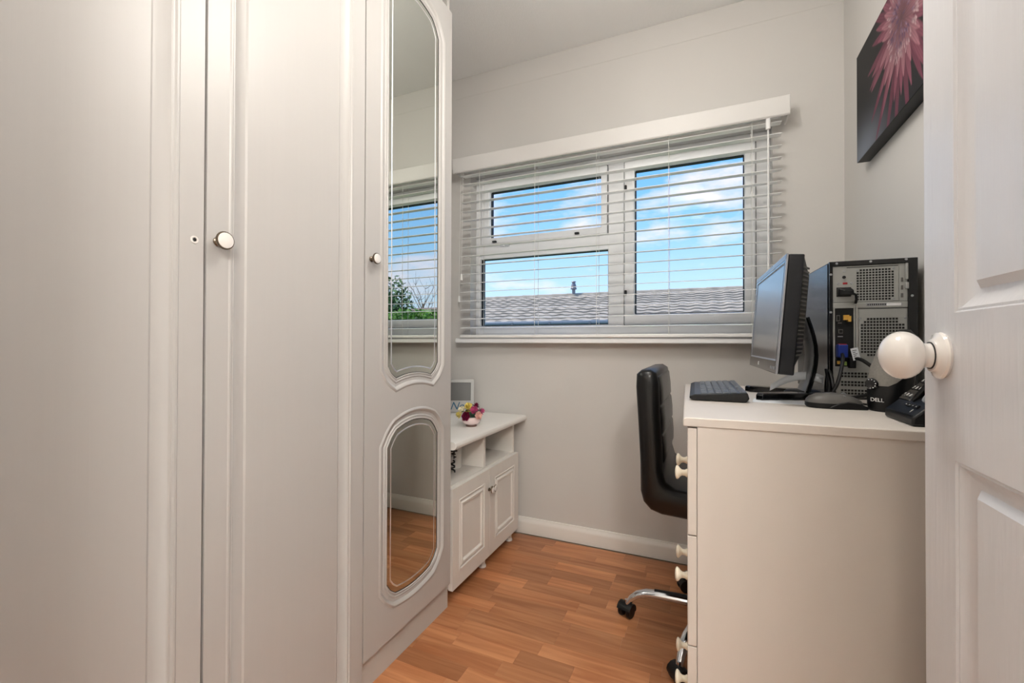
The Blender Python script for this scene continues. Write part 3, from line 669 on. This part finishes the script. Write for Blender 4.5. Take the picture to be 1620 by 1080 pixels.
obj('wheel', B().lathe([(0, -.003), (.006, -.003), (.0065, 0), (.006, .003), (0, .003)], 'y', (.020, 0, .029), 16), m_silver, mu)
obj('button_split', bx(.012, -.030, .0292, .0135, .02, .0300), m_silver, mu)

# ------------------------------------------------------------------ tower
TH, TW, TL = .366, .188, .36
tw = thing('computer_tower', 'black computer tower with its silver back panel facing the door', 'computer', onDesk(.2955, 1.435), RZ)
tw.location = (.2955, 1.432, DZ + .0002)
obj('case', bx(0, .004, .008, TW, TL, TH), m_black, tw, bevel=.004)
obj('side_panel', bx(-.002, .006, .010, .0, TL - .012, TH - .004), m_blue, tw, bevel=.001)
for x in (.025, TW - .025):
    for yy in (.04, TL - .05): obj('rubber_foot', B().lathe([(0, 0), (.011, 0), (.012, .008), (0, .0085)], 'z', (x, yy, 0), 12), m_gasket, tw)
def tp(s, t, d=0): return (s * TW, -d, TH * (1 - t))
def tbox(name, s0, t0, s1, t1, d0, d1, mat, parent, bevel=0): return obj(name, bx(*tp(s0, t0, d0), *tp(s1, t1, d1)), mat, parent, bevel=bevel)
b = B(); L = []
for (r, d_) in (((0, 0, 1, 1), -.004), ((0, 0, 1, 1), .004), ((.042, .033, .892, .985), .004), ((.042, .033, .892, .985), -.003)): L.append([tp(a, c, d_) for a, c in rect(*r)])
b.loft(L, closed=True); obj('rear_rim', b, m_blackg, tw, bevel=.001)
def holes_grid(name, s0, t0, s1, t1, nx, ny, parent, skip=()):
    b = B()
    for i in range(nx):
        for j in range(ny):
            if (i, j) in skip: continue
            a0 = s0 + (s1 - s0) * (i + .14) / nx; a1 = s0 + (s1 - s0) * (i + .86) / nx; c0 = t0 + (t1 - t0) * (j + .16) / ny; c1 = t0 + (t1 - t0) * (j + .84) / ny
            p, q_ = tp(a0, c0, .00085), tp(a1, c1, -.0006); b.box(*p, *q_)
    o_ = obj(name, b, m_hole, parent); o_['kind'] = 'stuff'; return o_
psu = tbox('power_supply', .044, .036, .80, .298, -.004, .0006, m_metal, tw, .001)
holes_grid('vent_grid', .320, .062, .748, .290, 12, 12, psu, ((0, 0), (11, 0), (11, 11)))
tbox('ridge', .21, .046, .79, .0505, .0005, .0016, m_gasket, psu); tbox('socket', .088, .190, .26, .258, .0005, .0012, m_hole, psu)
plug = obj('mains_plug', B().loft([[tp(a, c, .0012) for a, c in rect(.094, .195, .262, .255)], [tp(a, c, .014) for a, c in rect(.10, .20, .25, .25)], [tp(a, c, .020) for a, c in rect(.16, .215, .27, .25)]]), m_black, psu, bevel=.002)
obj('plug_lead', B().tube([tp(.24, .235, .016), tp(.29, .25, .018), tp(.305, .28, .012), tp(.30, .31, .008)], .0032, 8), m_black, plug)
tbox('voltage_switch', .162, .155, .216, .169, .0005, .0026, m_red, psu)
obj('fan_jack', B().lathe([(0, 0), (.0042, 0), (.0042, .0014), (0, .0014)], '-y', tp(.178, .117, .0004), 14), m_hole, psu)
scr = mesh('screw', B().lathe([(0, 0), (.0030, 0), (.0030, .0012), (.0018, .0018), (.0006, .0010), (0, .0010)], '-y', n=12), m_silver, 30)
for s, t in ((.182, .075), (.335, .072), (.742, .066), (.74, .285), (.112, .163), (.266, .162), (.045, .287)): put('screw', scr, psu, tp(s, t, .0006))
for s, t in ((.088, .016), (.48, .013), (.872, .010), (.018, .095), (.006 + .01, .37)): put('screw', scr, tw, tp(s, t, .004))
put('screw', scr, tw, tp(.935, .265, .004)); 
plate = tbox('back_plate', .044, .300, .892, .980, -.004, .0002, m_metal, tw)
tbox('upper_plate', .802, .036, .892, .298, -.004, .0003, m_metal, tw)
for t in (.135, .19, .245): tbox('clip_slot', .822, t, .846, t + .03, .0003, .0012, m_grey, tw)
tbox('lock_loop', .865, .17, .90, .215, .0003, .006, m_metal, tw, .001); tbox('handle_plate', .868, .036, .895, .15, .0003, .0052, m_metal, tw, .001)
rail = tbox('cross_rail', .044, .302, .892, .342, .0002, .0024, m_metal, tw, .0008)
tbox('service_label', .43, .310, .83, .332, .0024, .0027, m_silver, rail); tbox('service_sticker', .66, .312, .82, .330, .0027, .0029, m_white, rail)
for k in range(9): tbox('label_print', .445 + k * .024, .315, .459 + k * .024, .326, .0027, .0029, m_gasket, rail)
tbox('rail_shadow_gap', .34, .345, .892, .3495, .0002, .0012, m_gasket, plate)
io = tbox('port_panel', .066, .322, .286, .765, .0001, .0010, m_hole, tw)
b = B(); L = []
for (r, d_) in (((.05, .312, .302, .775), .0002), ((.05, .312, .302, .775), .003), ((.066, .322, .286, .765), .003), ((.066, .322, .286, .765), .0008)): L.append([tp(a, c, d_) for a, c in rect(*r)])
b.loft(L, closed=True); obj('port_frame', b, m_metal, io)
tbox('channel', .31, .312, .333, .76, .0002, .005, m_metal, tw, .001)
for (s0, t0, s1, t1, mt, d_) in ((.10, .335, .20, .339, m_silver, .002), (.085, .392, .125, .436, m_grey, .004), (.092, .398, .118, .430, m_hole, .0044), (.165, .392, .225, .428, m_yel, .010), (.21, .40, .245, .44, m_yel, .012), (.105, .445, .145, .452, m_grey, .006), (.11, .495, .16, .525, m_grey, .003), (.115, .50, .155, .52, m_hole, .0034), (.10, .545, .16, .55, m_silver, .003)):
    tbox('port', s0, t0, s1, t1, .001, d_, mt, io)
vg = tbox('video_plug', .075, .605, .20, .700, .001, .020, m_vga, io, .003); tbox('plug_strip', .10, .600, .18, .612, .006, .018, m_red, vg)
tbox('audio_jack', .16, .728, .20, .756, .001, .008, m_lime, io, .001); tbox('audio_jack', .09, .725, .125, .748, .001, .007, m_yel, io, .001)
lb2 = obj('paper_tag', bx(-.008, -.001, -.016, .008, .0, .016), m_paper, io, tp(.275, .672, .022), (R(6), R(-14), 0))
for k in range(5): obj('tag_print', bx(-.005, -.0014, .009 - k * .0048, .004 - (k % 2) * .003, -.001, .0105 - k * .0048), m_gasket, lb2)
tbox('network_plug', .215, .700, .29, .775, .001, .020, m_black, io, .002)
fan = tbox('fan_panel', .352, .355, .885, .70, .0002, .0016, m_metal, tw, .0008)
holes = holes_grid('vent_grid', .365, .412, .860, .690, 14, 13, fan, tuple((i_, j_) for i_ in (0, 13) for j_ in (0, 1, 12)) + ((1, 0), (12, 0), (12, 1), (1, 12)))
for a in holes.data.vertices: a.co.y -= .0014
for s, t in ((.36, .418), (.868, .418), (.37, .705)): put('screw', scr, fan, tp(s, t, .0016))
for k, t in enumerate((.795, .858, .918)):
    c_ = tbox('slot_cover', .050, t, .60, t + .056, .0002, .0030, m_metal, tw, .0008)
    h_ = holes_grid('slot_grid', .13, t + .008, .52, t + .050, 10, 2, c_)
    for a in h_.data.vertices: a.co.y -= .0028
    tbox('slot_tab', .055, t + .012, .11, t + .046, .003, .0042, m_metal, c_)

# ------------------------------------------------------------------ speaker
sp = thing('speaker', 'tapered black desk speaker with grey cloth front beside the phone', 'speaker', onDesk(.360, 1.222), R(-46)); sp.scale = (.95, .95, .90)
def sl2(z, a, b_, dx, dy): return [(dx + a * math.cos(2 * PI * k / 28), dy + b_ * math.sin(2 * PI * k / 28), z) for k in range(28)]
lv = [(0, .036, .036, 0, 0), (.012, .039, .040, 0, 0), (.05, .041, .042, 0, .004), (.10, .041, .040, .002, .012), (.15, .034, .034, .006, .022), (.185, .022, .022, .012, .030), (.198, .010, .010, .014, .034)]
obj('body', B().loft([sl2(*l) for l in lv]), m_black, sp, smooth=60)
b = B(); g = []
NN = 12
def at_z(z):
    for (p, q_) in zip(lv, lv[1:]):
        if p[0] <= z <= q_[0]:
            t = (z - p[0]) / (q_[0] - p[0]); return [p[i_] + (q_[i_] - p[i_]) * t for i_ in range(5)]
for j in range(15):
    z = .062 + .122 * j / 14; _, a, b_, dx, dy = at_z(z); wd = 62 * math.sin(PI * (.16 + .80 * (1 - j / 14) * .7)) + 12
    if j < 3: wd *= (.62, .85, .95)[j]
    g.append([(dx + (a + .0018) * math.cos(R(258 + wd * (k / (NN - 1) * 2 - 1))), dy + (b_ + .0018) * math.sin(R(258 + wd * (k / (NN - 1) * 2 - 1))), z) for k in range(NN)])
b.add([p for l in g for p in l], [(j * NN + k, j * NN + k + 1, (j + 1) * NN + k + 1, (j + 1) * NN + k) for j in range(14) for k in range(NN - 1)])
obj('cloth_front', b, m_cloth, sp, smooth=70)
dial = obj('volume_dial', B().lathe([(0, 0), (.013, 0), (.014, .003), (.012, .006), (0, .0065)], '-y', (-.012, -.036, .066), 20), m_blackg, sp, rot=(0, 0, 0))
for k in range(7): obj('dial_dot', B().lathe([(0, 0), (.0012, 0), (.0011, .0008), (0, .0009)], '-y', (-.012 + .0105 * math.cos(R(110 - k * 34)), -.0424, .066 + .0105 * math.sin(R(110 - k * 34))), 8), m_white, dial)
text('lettering', 'DELL', .0125, m_white, sp, frame_m((.0, -.0405, .028), (1, 0, 0), (0, -.05, 1)))

# ------------------------------------------------------------------ phone
ph = thing('telephone', 'black cordless telephone base with white numbered keypad on the desk corner', 'telephone', onDesk(.403, 1.078), R(-88))
# wedge: keypad slope faces -y / up
wp = [(-.075, .0), (-.075, .016), (-.068, .022), (.034, .118), (.046, .118), (.062, .0)]
obj('base', B().prism([(a, c) for a, c in wp], 'x', -.055, .068), m_black, ph, bevel=.004)
sa = math.atan2(.096, .102); ux, uy = (1, 0, 0), (0, math.cos(sa), math.sin(sa)); un = Vector((0, -math.sin(sa), math.cos(sa)))
def psl(x, s, d=0): p = Vector((x, -.068, .022)) + Vector(uy) * s + un * d; return p
obj('keypad', B().loft([[psl(a, c, .0) for a, c in rect(-.052, .022, -.008, .122)], [psl(a, c, .002) for a, c in rect(-.051, .023, -.009, .121)]]), m_blackg, ph)
dig = ['*', '0', '#', '7', '8', '9', '4', '5', '6', '1', '2', '3']
kmesh = mesh('key', B().loft([[(-.0055, -.005, 0), (.0055, -.005, 0), (.0055, .005, 0), (-.0055, .005, 0)], [(-.0045, -.004, .002), (.0045, -.004, .002), (.0045, .004, .002), (-.0045, .004, .002)]]), m_blackg, 0)
for r in range(4):
    for c in range(3):
        k_ = put('key', kmesh, ph); k_.matrix_local = frame_m(psl(-.043 + c * .0130, .034 + r * .0195, .002), ux, uy)
        text('digit', dig[r * 3 + c], .0095, m_white, k_, Matrix.Translation((0, 0, .0022)), depth=.0002)
k_ = put('key', kmesh, ph); k_.matrix_local = frame_m(psl(-.024, .114, .002), ux, uy); text('key_mark', 'R', .008, m_white, k_, Matrix.Translation((0, 0, .0022)), depth=.0002)
for c in range(4):
    k_ = put('key', kmesh, ph); k_.matrix_local = frame_m(psl(.004 + c * .013, .014, .001), ux, uy); k_.scale = (.8, .8, 1)
    text('key_mark', '-', .009, m_white, k_, Matrix.Translation((0, 0, .0022)), depth=.0002)
text('message_count', '1', .011, m_white, ph, frame_m(psl(.040, .003, .0008), ux, uy))
obj('cradle_ridge', B().tube([psl(.004, .024, .0), psl(.016, .07, .012), psl(.026, .118, .010)], [.004, .008, .005], 10), m_black, ph)
ov = [psl(.045 + .022 * math.cos(2 * PI * k / 20), .062 + .034 * math.sin(2 * PI * k / 20), .003) for k in range(21)]
obj('speaker_ring', B().tube(ov, .0022, 6), m_silver, ph)
hb = B(); hs = []
for t in range(9):
    a = t / 8; hs.append((.052 + .006 * math.sin(a * PI), .012 + .050 * a, .050 + .150 * a))
obj('handset', hb.tube(hs, [(.020, .010), (.024, .013), (.025, .014), (.025, .014), (.024, .013), (.024, .013), (.023, .013), (.020, .012), (.012, .008)], 14), m_blackg, ph)
cable('phone_lead', 'black curly phone lead behind the telephone against the wall', [(.430, 1.15, .862), (.455, 1.19, .905), (.470, 1.23, .955), (.482, 1.26, .93), (.485, 1.29, .862)], .006, m_black, (0, 0, 0))

# ------------------------------------------------------------------ office chair
ch = thing('office_chair', 'black leatherette office chair on chrome castor base facing the desk', 'chair', (0.0, 1.66, 0), 0)
outer = [(-.168, .916), (-.196, .914), (-.211, .900), (-.213, .86), (-.206, .74), (-.200, .62), (-.199, .53), (-.190, .497), (-.168, .474), (-.135, .464), (-.06, .460), (.10, .456), (.185, .460), (.21, .475), (.215, .495)]
inner = [(.205, .520), (.17, .532), (.08, .538), (-.05, .542), (-.095, .548), (-.122, .566), (-.132, .60), (-.134, .68), (-.140, .78), (-.143, .87), (-.150, .905)]
pr = outer + inner
def chl(yy, ins):
    c = offset(pr, ins) if ins else pr
    return [(a, yy, z) for a, z in c]
HWc = .222
b = B().loft([chl(-HWc, .022), chl(-HWc + .004, .010), chl(-HWc + .012, .003), chl(-HWc + .022, 0), chl(HWc - .022, 0), chl(HWc - .012, .003), chl(HWc - .004, .010), chl(HWc, .022)])
obj('shell', b, m_leather, ch, smooth=60)
# upholstered bands on the inner face
path = [(-.150, .895), (-.1415, .80), (-.136, .71), (-.133, .62), None, (-.060, .543), (.03, .540), (.115, .536), (.195, .522)]
for i_ in range(len(path) - 1):
    if path[i_] is None or path[i_ + 1] is None: continue
    p, q_ = Vector((path[i_][0], 0, path[i_][1])), Vector((path[i_ + 1][0], 0, path[i_ + 1][1])); d_ = (q_ - p); n_ = Vector((-d_.z, 0, d_.x)).normalized()
    if i_ < 4 and n_.x < 0: n_ = -n_
    if i_ > 4 and n_.z < 0: n_ = -n_
    L = []
    for t, h_ in ((.0, -.004), (.015, .003), (.08, .0065), (.5, .008), (.92, .0065), (.985, .003), (1.0, -.004)):
        c_ = p + d_ * t; L.append([c_ + Vector((0, s_ * (HWc - .026), 0)) + n_ * (h_ if abs(s_) < .99 else min(h_, .002)) for s_ in (-1, -.96, -.5, 0, .5, .96, 1)])
    b = B(); b.add([v_ for l in L for v_ in l], [(r * 7 + c, r * 7 + c + 1, r * 7 + c + 8, r * 7 + c + 7) for r in range(6) for c in range(6)])
    obj('padded_band', b, m_leather, ch, smooth=80)
obj('seat_plate', bx(-.09, -.10, .435, .10, .10, .462), m_black, ch, bevel=.006)
obj('gas_lift', B().lathe([(0, .10), (.026, .10), (.026, .27), (.014, .272), (.014, .436), (0, .436)], 'z', n=20), m_black, ch)
obj('tilt_lever', B().tube([(.02, -.09, .445), (.03, -.16, .44), (.03, -.205, .43)], [.005, .005, .007], 8), m_black, ch)
obj('hub', B().lathe([(0, .075), (.038, .075), (.042, .085), (.040, .118), (.03, .126), (0, .127)], 'z', n=24), m_chrome, ch)
prof_arm = [(.030, .104), (.10, .105), (.165, .104), (.205, .100), (.235, .089), (.258, .070), (.272, .048)]
lm = mesh('leg', B().tube([(a, 0, c) for a, c in prof_arm], [(.021, .0165), (.020, .0155), (.019, .0145), (.018, .0140), (.0165, .0130), (.014, .0115), (.012, .010)], 14), m_chrome, 60)
gm = mesh('grip_strip', B().tube([(.03, 0, .118), (.10, 0, .1185), (.178, 0, .117)], [(.010, .0035), (.010, .0035), (.007, .003)], 10), m_gasket, 60)
cb_ = B()
for s_ in (-1, 1): cb_.lathe([(0, 0), (.021, 0), (.0245, .004), (.0245, .013), (.021, .017), (0, .017)], 'y', (0, s_ * .0155 - .0085, .0245), 20)
cm1 = mesh('caster', cb_, m_black, 40)
hoodp = [(-.024, .020)] + [(.0262 * math.cos(a), .0255 + .0262 * math.sin(a)) for a in (R(175), R(150), R(120), R(90), R(60), R(35), R(15))] + [(.010, .028)]
hm = mesh('caster_hood', B().prism(hoodp, 'y', -.026, .026), m_black, 40); smm = mesh('stem', B().lathe([(0, .048), (.006, .048), (.006, .062), (0, .062)], 'z', n=10), m_chrome, 40)
for k in range(5):
    a = R(180 + 72 * k + 1); c_, s_ = math.cos(a), math.sin(a)
    l_ = put('leg', lm, ch, rot=(0, 0, a)); put('grip_strip', gm, l_)
    ca_ = put('caster', cm1, ch, (.276 * c_, .276 * s_, .0), (0, 0, a + R((70, 140, 30, 200, 95)[k])))
    put('caster_hood', hm, ca_); put('stem', smm, ca_)

# ------------------------------------------------------------------ added fill lamps, out of view
def lamp(label, loc, power, col, drop):
    t = thing('fill_lamp', label, 'lamp', loc)
    obj('ceiling_rose', B().lathe([(0, 0), (.05, 0), (.05, -.012), (.02, -.03), (0, -.03)], 'z', n=24), m_trim, t)
    obj('flex', B().tube([(0, 0, -.03), (0, 0, -drop + .17)], .004, 8), m_trim, t)
    obj('globe', B().lathe([(.03 if k in (0,) else max(.001, .17 * math.sin(PI * k / 16)), -drop + .17 * math.cos(PI * k / 16)) for k in range(17)], 'z', n=32), emis('fill_glow', (1, .96, .9, 1), power * .876), t, smooth=60)
lamp('added globe lamp out of view, filling the room with light', (-.17, .93, ZC), FILL_ROOM, (1, .97, .93), .45)  # added pendant, unseen, gives the room its general fill light
lamp('added globe lamp out of view in the hall, lighting the back wall', (.50, -.75, 2.40), FILL_HALL, (1, .97, .93), .40)  # added pendant behind the camera, strong so the back wall gets brighter

# ------------------------------------------------------------------ outside
gd = struct(obj('ground', bx(-60, 2.35, -.75, 80, 90, -.70), m_grass))
hs_ = thing('neighbour_house', 'low bungalow with grey wavy concrete roof tiles seen through the window', 'house', (-4, 12, -.70))
def hp_(x, yy, z): return (x + 4, yy - 12, z + .70)
RX0, RX1, EY, EZ, RYg, RZg = -14.0, 2.6, 8.5, 1.40, 12.0, 2.30
obj('wall', bx(*hp_(RX0 + .4, 9.0, -.70), *hp_(RX1 - .4, 15.0, EZ + .10)), m_render, hs_)
b = B(); rows = 11; nxs = int((RX1 - RX0) / .075)
for r in range(rows):
    t0, t1 = r / rows, (r + 1) / rows + .012
    y0_, y1_ = EY + (RYg - EY) * t0, EY + (RYg - EY) * t1; z0_, z1_ = EZ + (RZg - EZ) * t0 + .045, EZ + (RZg - EZ) * t1 + .012
    vs = []
    for i_ in range(nxs + 1):
        x = RX0 + (RX1 - RX0) * i_ / nxs; wv =   .011 * math.sin(2 * PI * (x / .30)) + .004 * math.sin(x * 9 + r)
        vs += [hp_(x, y0_, z0_ - .045), hp_(x, y0_, z0_ + wv), hp_(x, y1_, z1_ + wv)]
    b.add(vs, [f_ for i_ in range(nxs) for f_ in ((3 * i_, 3 * i_ + 3, 3 * i_ + 4, 3 * i_ + 1), (3 * i_ + 1, 3 * i_ + 4, 3 * i_ + 5, 3 * i_ + 2))])
rt = obj('roof_tiles', b, m_tile, hs_, smooth=30); rt['kind'] = 'stuff'
obj('rear_roof', B().loft([[hp_(x, RYg, RZg), hp_(x, 15.5, EZ), hp_(x, 15.5, EZ - .1), hp_(x, RYg, RZg - .12), hp_(x, EY + .05, EZ - .1), hp_(x, EY + .05, EZ)] for x in (RX0, RX1)]), m_tile, hs_)
rg = B()
for k in range(37):
    x0 = RX0 + k * .45; rg.tube([hp_(x0, RYg, RZg + .0), hp_(min(x0 + .455, RX1), RYg, RZg + .0)], [.085, .078], 8)
obj('ridge_tiles', rg, m_tile, hs_)['kind'] = 'stuff'
obj('fascia', bx(*hp_(RX0, EY + .02, EZ - .20), *hp_(RX1, EY + .05, EZ + .01)), m_fascia, hs_)
gt = obj('gutter', B().tube([hp_(RX0, EY - .05, EZ - .015), hp_(RX1, EY - .05, EZ - .015)], .055, 10), m_fascia, hs_)
for k in range(20): obj('gutter_bracket', bx(*hp_(RX0 + .4 + k * .82, EY - .11, EZ - .085), *hp_(RX0 + .44 + k * .82, EY + .02, EZ + .01)), m_cowl, gt)
obj('flue_cowl', B().lathe([(.045, -.1), (.045, .16), (.085, .17), (.085, .20), (.05, .24), (.075, .25), (.04, .36), (.07, .37), (.055, .39), (0, .40)], 'z', hp_(-3.45, RYg - .02, RZg + .02), 16), m_cowl, hs_)
def foliage(n, c, s, size, seed, shape='box'):
    r_ = np.random.default_rng(seed); b = B(); v = []; f = []
    if shape == 'box': p = r_.uniform(-1, 1, (n, 3)); ax = r_.integers(0, 3, n); p[np.arange(n), ax] = np.sign(p[np.arange(n), ax]) * r_.uniform(.8, 1.1, n)
    else:
        p = r_.normal(size=(n, 3)); p /= np.linalg.norm(p, axis=1)[:, None]; p *= r_.uniform(.35, 1.08, n)[:, None]
        if shape == 'cone': p[:, :2] *= (1 - (p[:, 2:3] * .5 + .5)) * .95 + .10
    p = p * np.array(s) + np.array(c); a = r_.normal(size=(n, 3)); a /= np.linalg.norm(a, axis=1)[:, None]; bb = np.cross(a, r_.normal(size=(n, 3))); bb /= np.linalg.norm(bb, axis=1)[:, None]
    sz = size * r_.uniform(.6, 1.3, (n, 1)); q4 = np.stack([p - a * sz, p + bb * sz * .45, p + a * sz, p - bb * sz * .45], 1).reshape(-1, 3)
    b.v = [tuple(x) for x in q4]; b.f = [(4 * i_, 4 * i_ + 1, 4 * i_ + 2, 4 * i_ + 3) for i_ in range(n)]; return b
hg = thing('hedge', 'clipped green hedge outside, reflected at the foot of the tall mirror', 'hedge', (7.0, 10.2, -.70))
obj('foliage', foliage(9000, (0, 0, 1.28), (3.4, .6, 1.16), .085, 1), m_leaf, hg, smooth=0)['kind'] = 'stuff'
obj('twig_core', bx(-3.3, -.45, 0, 3.3, .45, 2.25), m_leafd, hg)
tr = thing('conifer_tree', 'leafy green tree outside, reflected at the left of the tall mirror', 'tree', (8.35, 12.4, -.70))
obj('foliage', foliage(3600, (0, 0, 2.15), (.80, .8, 1.80), .09, 2, 'ball'), m_leafd, tr, smooth=0)['kind'] = 'stuff'
obj('trunk', B().tube([(0, 0, 0), (.05, 0, 1.5), (0, .05, 3.2)], [.11, .08, .03], 10), m_bark, tr)
bt = thing('bare_tree', 'leafless tree outside on the skyline, reflected in the tall mirror', 'tree', (15.3, 24, -.70)); bt.scale = (.95, .95, 1.62)
obj('trunk', B().tube([(0, 0, 0), (.05, 0, 1.4), (0, .05, 2.6)], [.16, .12, .06], 10), m_bark, bt)
for k in range(16):
    a = R(k * 137.5); h0 = 1.3 + .08 * k; pts = [(0, 0, h0), (.4 * math.cos(a), .4 * math.sin(a), h0 + .45), (.75 * math.cos(a + .2), .75 * math.sin(a + .2), h0 + .75 + .2 * random.random()), (1.0 * math.cos(a - .1), 1.0 * math.sin(a - .1), h0 + 1.0)]
    br = obj('branch', B().tube(pts, [.03, .018, .012, .006], 6), m_bark, bt)
    for j in range(3):
        p0 = Vector(pts[2]); v_ = Vector((random.uniform(-1, 1), random.uniform(-1, 1), random.uniform(.2, 1))) * .4
        obj('twig', B().tube([p0, p0 + v_ * .5, p0 + v_ + Vector((0, 0, .1))], [.010, .007, .004], 5), m_bark, br)
sh = thing('shed', 'long brown shed roof outside beyond the hedge in the mirror', 'shed', (14, 22, -.70))
obj('wall', bx(-6, -1, 0, 6, 1, 3.3), m_render, sh); obj('roof', B().prism([(-1.3, 3.25), (0, 3.75), (1.3, 3.25)], 'x', -6.2, 6.2), m_fence, sh)
